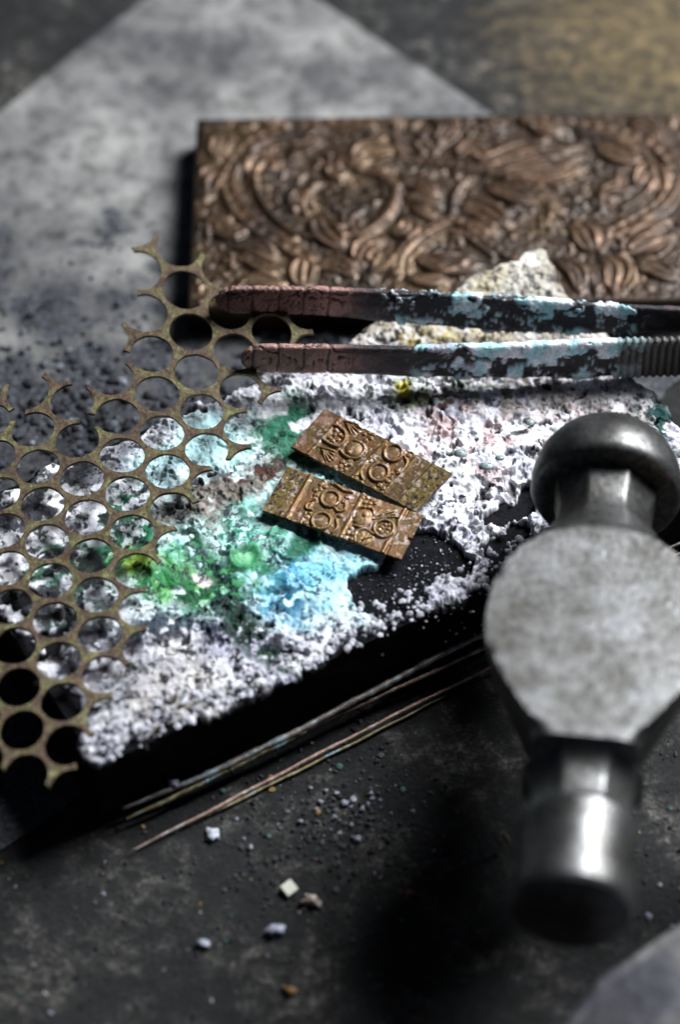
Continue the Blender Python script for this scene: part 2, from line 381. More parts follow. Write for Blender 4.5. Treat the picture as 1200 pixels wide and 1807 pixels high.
# body: charred box with uneven faces
m, nt, b = new_mat('charred_block')
n2 = noise(nt, 5, 7, .7); c1 = ramp(nt, n2.outputs[0], [(.35, (.002, .002, .003)), (.7, (.009, .009, .013))])
n3 = noise(nt, 40, 3, .6); c3 = ramp(nt, n3.outputs[0], [(.70, g(0)), (.78, g(1))])
nt.links.new(mixc(nt, c1.outputs[0], (.16, .17, .22), c3.outputs[0]), b.inputs['Base Color'])
b.inputs['Roughness'].default_value = .9; b.inputs['Specular IOR Level'].default_value = .15
bump(nt, b, n2.outputs[0], .8, .1)
nu, nv, nz = 90, 80, 10
bm = bmesh.new()
def bp(a, c, z):
    q = Bc[:2]+u*a+v*c; return (q[0], q[1], z)
tv = [[bm.verts.new(bp(LU*i/nu, LV*j/nv, H+.0+.03*(random.random()-.5))) for i in range(nu+1)] for j in range(nv+1)]
for j in range(nv):
    for i in range(nu): bm.faces.new((tv[j][i], tv[j][i+1], tv[j+1][i+1], tv[j+1][i]))
per = [(i, 0) for i in range(nu)]+[(nu, j) for j in range(nv)]+[(i, nv) for i in range(nu, 0, -1)]+[(0, j) for j in range(nv, 0, -1)]
prev = [tv[j][i] for i, j in per]; cx, cy = LU/2, LV/2
for k in range(1, nz+1):
    z = H*(1-k/nz); row = []
    for i, j in per:
        a = LU*i/nu; c = LV*j/nv; e = .05*(vn(np.array(i*.35+j*.4), np.array(k*.9), 3)-.4)
        row.append(bm.verts.new(bp(a+(a-cx)/cx*e, c+(c-cy)/cy*e, z)))
    for q in range(len(per)):
        w = (q+1) % len(per); bm.faces.new((prev[q], row[q], row[w], prev[w]))
    prev = row
bm.faces.new(prev[::-1]); bmesh.ops.recalc_face_normals(bm, faces=bm.faces)
me = bpy.data.meshes.new('block_body'); bm.to_mesh(me); bm.free(); me.materials.append(m)
o = bpy.data.objects.new('block_body', me); COL.objects.link(o); o.parent = BL; o.matrix_parent_inverse = BL.matrix_basis.inverted()

# ------------------------------------------------------------------ relief drawing
class Relief:
    def __init__(s, corners, res, base=0.):
        """corners: world TL, TR, BR, BL of the flat piece"""
        s.c = [np.array(q, float) for q in corners]
        TL, TR, BR, BL_ = s.c
        Lx = np.linalg.norm(TR-TL); Ly = np.linalg.norm(BL_-TL)
        s.nx = int(Lx/res)+2; s.ny = int(Ly/res)+2
        U, V_ = np.meshgrid(np.linspace(0, 1, s.nx), np.linspace(1, 0, s.ny))
        U3, V3 = U[..., None], V_[..., None]
        s.U, s.V = U, V_
        s.P = (TL*(1-U3)+TR*U3)*(1-V3)+(BL_*(1-U3)+BR*U3)*V3
        s.X = s.P[..., 0]; s.Y = s.P[..., 1]; s.z = float(np.mean([q[2] for q in s.c]))
        s.h = np.full(s.X.shape, base)
    def w(s, p): q = at(p[0], p[1], s.z); return q[:2]
    def patch(s, x0, x1, y0, y1):
        m_ = (s.X > x0) & (s.X < x1) & (s.Y > y0) & (s.Y < y1)
        if not m_.any(): return None
        r = np.where(m_.any(1))[0]; c = np.where(m_.any(0))[0]
        return slice(r[0], r[-1]+1), slice(c[0], c[-1]+1)
    def stroke(s, pts, wd, hh, taper=0, vein=0, mode='max', world=False, grooves=0, rim=False):
        p = [np.array(q) if world else s.w(q) for q in pts]
        # smooth (Catmull-Rom)
        if len(p) > 2:
            e = [2*p[0]-p[1]]+p+[2*p[-1]-p[-2]]; o_ = []
            for k in range(1, len(e)-2):
                for t in np.linspace(0, 1, 7)[:-1]:
                    a, b_, c_, d_ = e[k-1:k+3]
                    o_.append(.5*((2*b_)+(-a+c_)*t+(2*a-5*b_+4*c_-d_)*t*t+(-a+3*b_-3*c_+d_)*t**3))
            p = o_+[p[-1]]
        q = np.array(p); sl = s.patch(q[:, 0].min()-wd, q[:, 0].max()+wd, q[:, 1].min()-wd, q[:, 1].max()+wd)
        if sl is None: return
        X = s.X[sl]; Y = s.Y[sl]; best = np.full(X.shape, 9.); bt = np.zeros(X.shape); side = np.zeros(X.shape)
        L = np.r_[0, np.cumsum(np.hypot(*np.diff(q, axis=0).T))]; T = L[-1]+1e-9
        for k in range(len(q)-1):
            d = q[k+1]-q[k]; l2 = d@d+1e-12
            t = np.clip(((X-q[k, 0])*d[0]+(Y-q[k, 1])*d[1])/l2, 0, 1)
            dx = X-q[k, 0]-t*d[0]; dy = Y-q[k, 1]-t*d[1]; dd = np.hypot(dx, dy)
            m_ = dd < best; best = np.where(m_, dd, best); bt = np.where(m_, (L[k]+t*math.sqrt(l2))/T, bt); side = np.where(m_, np.sign(d[0]*dy-d[1]*dx), side)
        ww = np.full(X.shape, wd)
        if taper: ww = wd*np.clip(np.sin(np.pi*np.clip(bt*.96+.02, 0, 1)), 0, 1)**taper+1e-4
        r = best/ww
        f = hh*np.sqrt(np.clip(1-r*r, 0, 1))*(ww/wd)**.6
        if rim:
            f = hh*(ww/wd)**.5*(.30*np.sqrt(np.clip(1-r*r, 0, 1))+.75*np.exp(-((r-.76)/.19)**2)*(r < 1.15)+.45*np.exp(-(best/(wd*.15))**2)*(r < 1))
        if vein: f = f-vein*hh*np.exp(-(best/(wd*.16))**2)*(r < 1)
        if grooves: f = f*(1-.35*(np.sin(bt*T/wd*grooves+best/wd*2.0*np.abs(side)) > .3)*(r < .9))
        g_ = s.h[sl]
        if mode == 'max': s.h[sl] = np.maximum(g_, f)
        elif mode == 'add': s.h[sl] = g_+f
        else: s.h[sl] = g_-f
    def dot(s, p, r, hh, ring=False, mode='max', world=False, hollow=0):
        q = np.array(p) if world else s.w(p)
        sl = s.patch(q[0]-r*1.4, q[0]+r*1.4, q[1]-r*1.4, q[1]+r*1.4)
        if sl is None: return
        d = np.hypot(s.X[sl]-q[0], s.Y[sl]-q[1])/r
        f = hh*np.exp(-((d-.8)/.2)**2) if ring else hh*np.sqrt(np.clip(1-d*d, 0, 1))
        if hollow: f = f-hollow*np.exp(-(d/.45)**2)
        g_ = s.h[sl]
        s.h[sl] = np.maximum(g_, f) if mode == 'max' else (g_+f if mode == 'add' else g_-f)
    def build(s, name, mat, down, parent, cols):
        P = s.P.copy(); P[..., 2] += s.h
        return slab(name, P, down, mat, parent, cols)

# ------------------------------------------------------------------ carved plaque
ZP = .72
TL = at(347, 208, ZP); BLq = at(331, 543, ZP); TRd = at(1200, 197, ZP)
dr = TRd-TL; TR = TL+dr*1.36; BR = BLq+(TR-TL)
R = Relief([TL, TR, BR, BLq], .0165, 0.)
def z3(*pts): return [(320+x*.7333, 160+y*.7333) for x, y in pts]
# scroll bands
def band(pts, w, hh=.15):
    R.stroke(pts, w, hh); R.stroke(pts, w*.52, .08, mode='sub', grooves=2.2)
band(z3((500, 72), (400, 78), (300, 92), (200, 115), (140, 160), (112, 220), (130, 280), (185, 335), (250, 375), (300, 405)), .17)
R.stroke(z3((460, 95), (330, 118), (230, 140), (185, 180), (180, 240), (215, 300), (270, 345), (320, 360)), .06, .12)
band(z3((830, 75), (930, 82), (1040, 100), (1120, 125), (1172, 165), (1188, 215), (1160, 270), (1100, 310), (1040, 345)), .16)
R.stroke(z3((960, 110), (1050, 120), (1110, 150), (1135, 200), (1120, 250), (1060, 290)), .06, .12)
band(z3((515, 440), (525, 400), (560, 360), (610, 330), (655, 312), (700, 335), (745, 370), (800, 405), (840, 425)), .12)
R.stroke(z3((545, 440), (552, 405), (600, 365), (655, 340), (700, 365), (750, 400)), .05, .11)
band(z3((430, 195), (480, 205), (515, 235), (500, 290), (450, 335), (400, 350)), .09)
band(z3((470, 190), (540, 172), (620, 175), (700, 190), (780, 205), (850, 235), (880, 270)), .12, .12)
band(z3((520, 70), (515, 110), (530, 160)), .08); band(z3((690, 215), (660, 250), (650, 300)), .07)
# leaves
LV_ = [((160, 215), (200, 175), (240, 165), .17), ((240, 200), (225, 170), (205, 150), .07), ((60, 260), (62, 215), (95, 190), .15), ((80, 170), (95, 120), (80, 95), .12), ((200, 95), (240, 72), (270, 62), .13),
 ((430, 190), (440, 150), (520, 140), .13), ((440, 130), (480, 110), (520, 112), .08), ((370, 150), (395, 170), (440, 190), .08),
 ((300, 400), (290, 440), (292, 480), .14), ((250, 440), (200, 425), (140, 395), .10), ((250, 470), (190, 460), (130, 470), .10), ((320, 430), (380, 425), (420, 450), .11), ((230, 405), (180, 380), (120, 375), .10),
 ((325, 300), (345, 340), (390, 380), .15), ((270, 290), (280, 260), (300, 240), .10), ((350, 175), (370, 200), (400, 205), .10),
 ((420, 420), (440, 380), (480, 360), .12), ((450, 450), (480, 420), (500, 380), .08),
 ((520, 230), (570, 225), (620, 255), .11), ((530, 260), (580, 262), (630, 280), .08), ((540, 300), (545, 335), (500, 350), .11), ((550, 280), (590, 300), (620, 300), .07),
 ((665, 290), (720, 290), (790, 330), .15), ((680, 320), (730, 330), (760, 350), .07), ((730, 235), (790, 250), (860, 275), .12), ((660, 165), (700, 145), (745, 155), .13), ((680, 140), (720, 160), (760, 185), .07),
 ((720, 200), (820, 170), (960, 135), .10), ((760, 205), (860, 190), (965, 160), .10), ((800, 215), (880, 215), (970, 185), .10), ((700, 190), (790, 150), (880, 120), .09), ((840, 120), (880, 150), (960, 210), .06),
 ((1000, 130), (1040, 150), (1110, 170), .15), ((1095, 240), (1130, 200), (1150, 250), .14), ((1000, 260), (1040, 240), (1090, 240), .09), ((930, 330), (960, 340), (990, 390), .14), ((980, 320), (1010, 350), (1010, 400), .08),
 ((1010, 400), (1050, 430), (1040, 490), .15), ((1070, 400), (1110, 380), (1180, 350), .13), ((1090, 430), (1140, 430), (1200, 460), .12), ((1060, 370), (1110, 340), (1180, 310), .07), ((880, 300), (900, 290), (930, 290), .08),
 ((560, 395), (620, 420), (700, 400), .13), ((600, 440), (660, 430), (720, 420), .10), ((540, 450), (580, 460), (640, 460), .08), ((850, 400), (870, 440), (900, 480), .10), ((900, 410), (950, 440), (960, 490), .10), ((960, 420), (1000, 440), (1000, 490), .08),
 ((840, 70), (870, 95), (920, 100), .10), ((1080, 75), (1120, 95), (1160, 125), .11), ((600, 70), (640, 90), (620, 130), .10), ((350, 95), (300, 130), (260, 150), .08), ((75, 330), (110, 345), (160, 335), .10), ((120, 300), (95, 320), (70, 300), .07)]
for a, b_, c_, w_ in LV_: R.stroke(z3(a, b_, c_), w_*1.8, .185, taper=.7, rim=True)
def cluster(cx, cy, n_, r_, rad):
    R.dot(z3((cx, cy))[0], r_, .13)
    for k in range(n_):
        a = 6.283*k/n_; R.dot(z3((cx+rad*math.cos(a)/.73, cy+.75*rad*math.sin(a)/.73))[0], r_, .12)
for cx, cy, n_, r_, rad in [(682, 88, 5, .07, 17), (745, 78, 5, .07, 16), (592, 130, 6, .08, 20), (290, 278, 5, .09, 19), (355, 175, 4, .08, 17), (665, 352, 5, .05, 11), (700, 352, 5, .045, 10), (405, 318, 5, .07, 15), (62, 330, 4, .08, 15), (130, 345, 4, .07, 14), (265, 375, 5, .07, 14), (880, 320, 5, .07, 14), (940, 300, 5, .06, 14), (1010, 270, 4, .07, 14), (1060, 380, 4, .07, 15), (1050, 215, 4, .06, 12), (450, 395, 4, .07, 12), (120, 410, 4, .07, 13)]:
    cluster(cx, cy, n_, r_, rad)
# fill what is left with small curls and beads
def soften(a, n_):
    for _ in range(n_):
        a = (a+np.roll(a, 1, 0)+np.roll(a, -1, 0)+np.roll(a, 1, 1)+np.roll(a, -1, 1))/5
    return a
R.h = soften(R.h, 4)
X0, X1, Y0, Y1 = R.X.min(), R.X.max(), R.Y.min(), R.Y.max()
for k in range(800):
    x = X0+(X1-X0)*random.random(); y = Y0+(Y1-Y0)*random.random()
    j = int((x-X0)/(X1-X0)*(R.nx-1)); i = int((y-Y0)/(Y1-Y0)*(R.ny-1))
    sub = R.h[max(i-5, 0):i+6, max(j-5, 0):j+6]
    if sub.max() < .045:
        if random.random() < .22:
            r_ = .04+.05*random.random(); R.dot((x, y), r_, .06, world=True, hollow=.03*random.random())
        else:
            a = 9*float(fbm(np.array(x*.55+30), np.array(y*.55+30), 19, 2)); l = .15+.3*random.random(); q = [(x, y), (x+l*.5*math.cos(a), y+l*.5*math.sin(a)), (x+l*math.cos(a+.6), y+l*math.sin(a+.6))]
            R.stroke(q, .04+.03*random.random(), .06, taper=.5, world=True)
hh = soften(R.h, 6)
stip = fbm(R.X*13, R.Y*13, 7, 2)
R.h = hh*.72+.03*(stip-.5)*(hh < .05)+.012*(fbm(R.X*5, R.Y*5, 9, 2)-.5)+.003*(fbm(R.X*25, R.Y*25, 10, 2)-.5)
ed = np.minimum(np.minimum(R.U, 1-R.U)*np.linalg.norm(TR-TL), np.minimum(R.V, 1-R.V)*np.linalg.norm(BLq-TL))
R.h = R.h*ss(.02, .14, ed)-.05*ss(.05, 0, ed)
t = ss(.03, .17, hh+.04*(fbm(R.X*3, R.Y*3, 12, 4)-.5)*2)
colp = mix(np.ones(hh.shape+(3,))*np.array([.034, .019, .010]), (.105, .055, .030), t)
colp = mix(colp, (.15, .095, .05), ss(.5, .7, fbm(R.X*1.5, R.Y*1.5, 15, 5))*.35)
colp = mix(colp, (.03, .022, .018), ss(.52, .68, fbm(R.X*2.2, R.Y*2.2, 25, 5))*.6)
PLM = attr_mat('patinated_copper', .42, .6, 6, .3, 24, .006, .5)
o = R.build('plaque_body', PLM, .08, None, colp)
PLQ = empty('carved_plaque', (float(R.X.mean()), float(R.Y.mean()), 0))
o.parent = PLQ; o.matrix_parent_inverse = PLQ.matrix_basis.inverted()
tag(PLQ, 'large brown copper plaque carved with scrolls, leaves and berries behind the tweezers', 'plaque')

# ------------------------------------------------------------------ two small embossed plates
PLATE = attr_mat('worn_brass', .42, .5, 12, .3, 40, .008, .5)
def z4(x, y): return (440+x/3, 700+y/3)
def plate(name, cor, zs, draw, label, olive_left, holes=None):
    cs = [at(*z4(*c), z) for c, z in zip(cor, zs)]
    R = Relief(cs, .0105, 0.)
    U, V_ = R.U, R.V
    draw(R)
    hh = R.h.copy()
    bend = .05*np.sin(U*math.pi*1.0)*0+.018*(fbm(R.X*1.2, R.Y*1.2, 55, 2)-.5)
    hh = hh*.62; R.h = hh + bend + .006*(fbm(R.X*20, R.Y*20, 57, 3)-.5)
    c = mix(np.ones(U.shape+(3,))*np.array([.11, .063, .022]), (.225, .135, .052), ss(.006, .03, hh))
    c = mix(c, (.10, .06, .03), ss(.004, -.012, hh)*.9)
    c = mix(c, (.18, .085, .03), ss(.5, .65, fbm(R.X*4, R.Y*4, 58, 4))*.7)
    ol = ss(.17, .13, U) if olive_left else ss(.83, .87, U)
    c = mix(c, (.13, .095, .018), ol*.75)
    c = mix(c, (.03, .015, .02), ol*ss(.64, .70, fbm(R.X*22, R.Y*22, 59, 2)))
    c = mix(c, (.62, .52, .48), ss(.69, .73, fbm(R.X*15, R.Y*15, 60, 2))*.35)
    c = mix(c, (.55, .38, .40), ss(.70, .78, fbm(R.X*5.2, R.Y*5.2, 62, 2))*.2)
    root = empty(name, (float(R.X.mean()), float(R.Y.mean()), H+.2))
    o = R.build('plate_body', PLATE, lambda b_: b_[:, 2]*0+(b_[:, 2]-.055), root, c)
    tag(root, label, 'metal plate', 'small embossed brass plates on the soldering block')
    return root, R
def lines(R, us, w=.03, hh=.03, mode='max'):
    for uu in us:
        a = R.c[0]*(1-uu)+R.c[1]*uu; b_ = R.c[3]*(1-uu)+R.c[2]*uu
        R.stroke([a[:2], b_[:2]], w, hh, world=True, mode=mode)
def dots(R, L, r=.05, hh=.045):
    for x, y in L:
        R.dot(z4(x, y), r*1.25, .03, mode='sub'); R.dot(z4(x, y), r, hh, mode='max', hollow=.02)
def circ(R, x, y, r, hh, lw=.028, dome=.05):
    """raised ring round a dome; r in zoomed pixels"""
    rw = r/3/115
    R.dot(z4(x, y), rw*1.45, .05, ring=True, mode='sub')
    R.dot(z4(x, y), rw*1.02, .05, ring=True, mode='sub')
    R.dot(z4(x, y), rw*.86, dome*.55)
    n_ = 20; pts = [z4(x+r*math.cos(6.2832*k/n_), y+.80*r*math.sin(6.2832*k/n_)) for k in range(n_+1)]
    R.stroke(pts, lw, hh)
def fan(R, x0, y0, ends, w=.02):
    for e in ends:
        R.stroke([z4(x0, y0), z4(*e)], w, .05, taper=.5); 
        R.stroke([z4(x0, y0+7), z4(e[0], e[1]+8)], w*.5, .035, mode='sub')
def arc(R, pts, w=.025, hh=.05):
    R.stroke([z4(x, y+6) for x, y in pts], w*1.1, .03, mode='sub'); R.stroke([z4(*p_) for p_ in pts], w, hh)
def draw_up(R):
    lines(R, [.135], .035, .03); lines(R, [.16], .02, .03, 'sub'); lines(R, [.50], .045, .045); lines(R, [.475, .53], .018, .03, 'sub'); lines(R, [.735], .03, .035); lines(R, [.755, .845], .018, .03, 'sub'); lines(R, [.862], .025, .03)
    arc(R, [(390, 225), (430, 250), (470, 262), (505, 235), (505, 195), (470, 165), (450, 160)], .03, .06)
    dots(R, [(425, 215), (450, 205), (440, 232), (465, 228), (478, 205), (455, 180), (492, 215)], .035)
    fan(R, 500, 140, [(600, 185), (585, 200), (565, 210), (540, 205), (610, 172)]); fan(R, 375, 260, [(450, 300), (440, 318), (420, 325), (400, 320), (455, 285)])
    arc(R, [(560, 240), (600, 260), (610, 290), (580, 320), (540, 325), (500, 305), (485, 285)], .03, .06); R.dot(z4(555, 280), .14, .055); R.dot(z4(525, 297), .045, .09)
    dots(R, [(610, 210), (632, 205), (655, 215), (640, 232), (615, 240), (490, 335), (480, 355), (510, 350), (530, 350), (505, 372), (455, 360), (485, 378), (535, 335)], .038)
    circ(R, 762, 312, 48, .06); circ(R, 685, 400, 50, .06)
    arc(R, [(820, 330), (835, 365), (800, 405), (770, 412)], .022); arc(R, [(660, 330), (690, 290), (720, 270)], .022); arc(R, [(600, 425), (590, 390), (615, 350), (650, 330)], .025)
    dots(R, [(720, 255), (742, 245), (640, 340), (820, 315), (842, 325), (865, 310), (760, 415), (732, 440), (710, 475), (688, 458), (655, 470), (700, 495), (560, 420), (590, 440), (880, 300), (660, 320), (785, 395), (750, 425)], .04)
def draw_lo(R):
    lines(R, [.175], .035, .035); lines(R, [.15], .02, .03, 'sub'); lines(R, [.275], .03, .03); lines(R, [.565], .045, .045); lines(R, [.54, .592], .018, .03, 'sub'); lines(R, [.865], .035, .04); lines(R, [.89], .02, .02, 'sub')
    circ(R, 428, 548, 48, .06); circ(R, 380, 655, 50, .06)
    dots(R, [(380, 472), (372, 498), (352, 525), (400, 485), (350, 500), (300, 630), (318, 610), (295, 660), (480, 630), (500, 560), (520, 540), (340, 690), (308, 690), (445, 470), (465, 480)], .042)
    arc(R, [(455, 475), (500, 505), (545, 515)], .03, .05); arc(R, [(510, 560), (505, 600), (470, 610), (455, 595)], .022); arc(R, [(460, 650), (465, 690), (440, 715)], .022); arc(R, [(330, 600), (300, 590), (310, 560), (350, 545)], .02)
    R.dot(z4(600, 640), .17, .06); R.dot(z4(610, 635), .045, .10); arc(R, [(550, 640), (560, 605), (600, 590), (650, 600), (660, 630)], .022); arc(R, [(555, 680), (600, 690), (640, 670)], .025, .05)
    fan(R, 650, 650, [(780, 625), (770, 610), (740, 605), (700, 603), (790, 640)], .024)
    circ(R, 712, 700, 52, .06, dome=.01); dots(R, [(700, 690), (722, 680), (738, 700), (725, 718), (700, 715), (685, 702), (712, 732), (745, 680)], .034)
    R.dot(z4(600, 735), .17, .055); fan(R, 590, 755, [(640, 720), (620, 715), (650, 735)], .02); arc(R, [(560, 760), (565, 715), (610, 700), (655, 725)], .022)
    dots(R, [(620, 540), (612, 565), (640, 572), (655, 555), (630, 590), (535, 690), (520, 715), (545, 720), (505, 740), (540, 745), (600, 545), (665, 570)], .038)
    q = R.w(z4(845, 755)); d = np.hypot(R.X-q[0], R.Y-q[1]); R.h -= .05*ss(.045, .03, d)
plate('embossed_plate', [(400, 62), (1075, 405), (882, 607), (220, 262)], [H+.42, H+.46, H+.30, H+.30], draw_up, 'upper small embossed brass plate, its speckled olive end pointing right', False)
plate('embossed_plate', [(202, 372), (925, 628), (805, 860), (68, 600)], [H+.36, H+.34, H+.28, H+.27], draw_lo, 'lower small embossed brass plate with a pinhole in its right end, olive end at left', True)

# ------------------------------------------------------------------ perforated brass strip
HP = {(0, 0): (276, 695), (0, 1): (286, 764), (1, 0): (355, 727), (1, -1): (346, 656), (0, -1): (267, 623), (1, -2): (337, 584), (1, -3): (325, 513), (1, 1): (365, 797), (0, 2): (295, 832), (0, 3): (302, 897),
 (-1, 1): (207, 735), (-1, 2): (215, 805), (-1, 3): (225, 870), (-1, 4): (233, 937), (-1, 5): (241, 1006), (-2, 1): (127, 710), (-2, 2): (136, 777), (-2, 3): (145, 846), (-2, 4): (152, 912), (-2, 5): (161, 980), (-2, 6): (168, 1048), (-2, 7): (177, 1120),
 (-3, 2): (57, 757), (-3, 3): (65, 822), (-3, 4): (72, 890), (-3, 5): (79, 955), (-3, 6): (87, 1024), (-3, 7): (95, 1093), (-3, 8): (102, 1165), (-3, 9): (112, 1239), (-3, 10): (117, 1314), (-4, 6): (12, 1002), (-4, 7): (22, 1070), (-4, 8): (27, 1140), (-4, 9): (30, 1213), (-4, 10): (37, 1287), (-4, 11): (45, 1367),
 (2, -2): (415, 620), (2, -1): (422, 685), (3, -3): (481, 586), (2, -3): (405, 550)}
def zsurf(px, py): return H+.34+(.0012 if py < 900 else .0002)*(900-py)+.0002*(px-200)
ij = np.array(list(HP), float); W3 = np.array([at(x, y, zsurf(x, y)) for x, y in HP.values()])
def bas(i, j):
    i = np.asarray(i, float); j = np.asarray(j, float); s_ = 6.
    a, c = i/s_, j/s_
    return np.stack([np.ones_like(a), a, c, a*a, a*c, c*c, a**3, a*a*c, a*c*c, c**3], -1)
CO = np.linalg.lstsq(bas(ij[:, 0], ij[:, 1]), W3, rcond=None)[0]
def latt(i, j): return bas(i, j)@CO
def tri_px(cs):
    q = np.mean([latt(*c) for c in cs], 0); return pix(q)
OUT = [(-60, 700), (12, 680), (30, 735), (60, 735), (88, 700), (95, 672), (125, 672), (122, 742), (170, 745), (150, 690), (160, 672), (185, 680), (225, 690), (225, 630), (210, 615), (225, 580), (262, 575), (288, 560), (262, 520), (262, 495), (285, 470), (255, 455), (255, 425), (300, 415), (312, 465), (350, 450), (375, 445), (385, 490), (430, 478), (452, 480), (460, 520), (500, 540), (530, 560), (540, 590), (515, 605), (480, 640), (470, 690), (440, 700), (400, 700), (410, 730), (440, 730), (415, 800), (385, 800), (375, 840), (340, 845), (350, 880), (335, 905), (315, 950), (285, 960), (285, 1000), (262, 1040), (250, 1100), (235, 1120), (215, 1170), (190, 1190), (185, 1240), (160, 1260), (150, 1300), (130, 1330), (120, 1390), (85, 1385), (80, 1340), (40, 1335), (0, 1360), (-60, 1380)]
def inside(x, y, poly):
    c = False; n_ = len(poly)
    for k in range(n_):
        x1, y1 = poly[k]; x2, y2 = poly[(k+1) % n_]
        if (y1 > y) != (y2 > y) and x < (x2-x1)*(y-y1)/(y2-y1)+x1: c = not c
    return c
tris = {}
for i in range(-7, 6):
    for j in range(-6, 14):
        for t, cs in (('U', ((i, j), (i+1, j), (i, j+1))), ('D', ((i+1, j), (i+1, j+1), (i, j+1)))):
            x, y = tri_px(cs)
            if x > -75 and inside(max(x, -40), y, OUT): tris[(i, j, t)] = cs
RH = .451
def l2(i, j): return np.array([i*math.sqrt(3)/2, j+i*.5])
def inv2(p): i = p[0]/(math.sqrt(3)/2); return i, p[1]-.5*i
V, FF, idx = [], [], {}
def vid(p):
    k = (round(p[0], 3), round(p[1], 3))
    if k not in idx: idx[k] = len(V); V.append(p)
    return idx[k]
edges = {}
for key, cs in tris.items():
    for a in range(3):
        e = frozenset((cs[a], cs[(a+1) % 3])); edges.setdefault(e, []).append(key)
rs = random.Random(3)
NA = 8
for key, cs in tris.items():
    P = [l2(*c) for c in cs]; ring_ = []
    for a in range(3):
        A0, Bn, Cn = P[a], P[(a+1) % 3], P[(a+2) % 3]
        th0 = math.atan2(*(Bn-A0)[::-1]); th1 = math.atan2(*(Cn-A0)[::-1]); d = (th1-th0+math.pi) % (2*math.pi)-math.pi
        arcp = [A0+RH*np.array([math.cos(th0+d*k/NA), math.sin(th0+d*k/NA)]) for k in range(NA+1)]
        ring_.append(arcp)
    # boundary order: arc around A from AB to AC, then around C from CA to CB, then around B
    loop = ring_[0]+ring_[2]+ring_[1]
    c = vid(sum(P)/3); ids = [vid(q) for q in loop]
    for k in range(len(ids)):
        a_, b_ = ids[k], ids[(k+1) % len(ids)]
        if a_ != b_: FF.append((c, a_, b_))
    for a in range(3):
        e = frozenset((cs[a], cs[(a+1) % 3]))
        if len(edges[e]) == 1:
            A0, B0 = P[a], P[(a+1) % 3]; C0 = P[(a+2) % 3]; ext = rs.choice([4, 8, 12, 14, 17])*math.pi/180
            sgn = -1 if ((B0-A0)[0]*(C0-A0)[1]-(B0-A0)[1]*(C0-A0)[0]) > 0 else 1
            tA = math.atan2(*(B0-A0)[::-1]); tB = math.atan2(*(A0-B0)[::-1]); pr = None
            skew = rs.uniform(-.06, .06)
            for k in range(4):
                ea = (ext+skew)*k/3; eb = (ext-skew)*k/3
                q = (vid(A0+RH*np.array([math.cos(tA+sgn*ea), math.sin(tA+sgn*ea)])), vid(B0+RH*np.array([math.cos(tB-sgn*eb), math.sin(tB-sgn*eb)])))
                if pr: FF.append((pr[0], q[0], q[1], pr[1]))
                pr = q
def w3(p):
    i, j = inv2(p); q = latt(i, j)
    e = .03*(fbm(np.array(p[0]*1.7+20), np.array(p[1]*1.7+20), 5, 2)-.5)
    q = q+np.array([.3*(vn(np.array(p[0]*5+30), np.array(p[1]*5+30), 8)-.5)*.05, .3*(vn(np.array(p[0]*5+60), np.array(p[1]*5+30), 9)-.5)*.05, e]); return q
V3 = np.array([w3(p) for p in V])
print('mesh nodes', len(tris))
m, nt, b = new_mat('rusted_brass')
n1 = noise(nt, 3.2, 6, .65); n2 = noise(nt, 14, 5, .6)
c1 = ramp(nt, n1.outputs[0], [(.36, (.06, .036, .026)), (.47, (.095, .062, .035)), (.56, (.115, .098, .042)), (.70, (.22, .22, .10))])
c2 = ramp(nt, n2.outputs[0], [(.35, g(.45)), (.6, g(1.1))])
cc = mixc(nt, c1.outputs[0], c2.outputs[0], 1.0, 'MULTIPLY')
n4 = noise(nt, 22, 3, .6); r4 = ramp(nt, n4.outputs[0], [(.62, g(0)), (.68, g(1))]); cc = mixc(nt, cc, (.17, .06, .03), r4.outputs[0])
nt.links.new(cc, b.inputs['Base Color']); b.inputs['Metallic'].default_value = .35; b.inputs['Roughness'].default_value = .55
bump(nt, b, n2.outputs[0], .7, .02)
MS = empty('perforated_sheet', (float(V3[:, 0].mean()), float(V3[:, 1].mean()), H+.3))
tag(MS, 'rusty perforated brass sheet of punched round holes with torn edges, lying over the block', 'perforated sheet')
o = mesh_obj('sheet_web', V3, FF, m, MS, smooth=False)
bm = bmesh.new(); bm.from_mesh(o.data); bmesh.ops.recalc_face_normals(bm, faces=bm.faces)
if sum(f_.normal.z for f_ in bm.faces) < 0: bmesh.ops.reverse_faces(bm, faces=bm.faces)
bm.to_mesh(o.data); bm.free()
sm = o.modifiers.new('thickness', 'SOLIDIFY'); sm.thickness = .055; sm.offset = -1
bv = o.modifiers.new('edge', 'BEVEL'); bv.width = .008; bv.segments = 1; bv.limit_method = 'ANGLE'

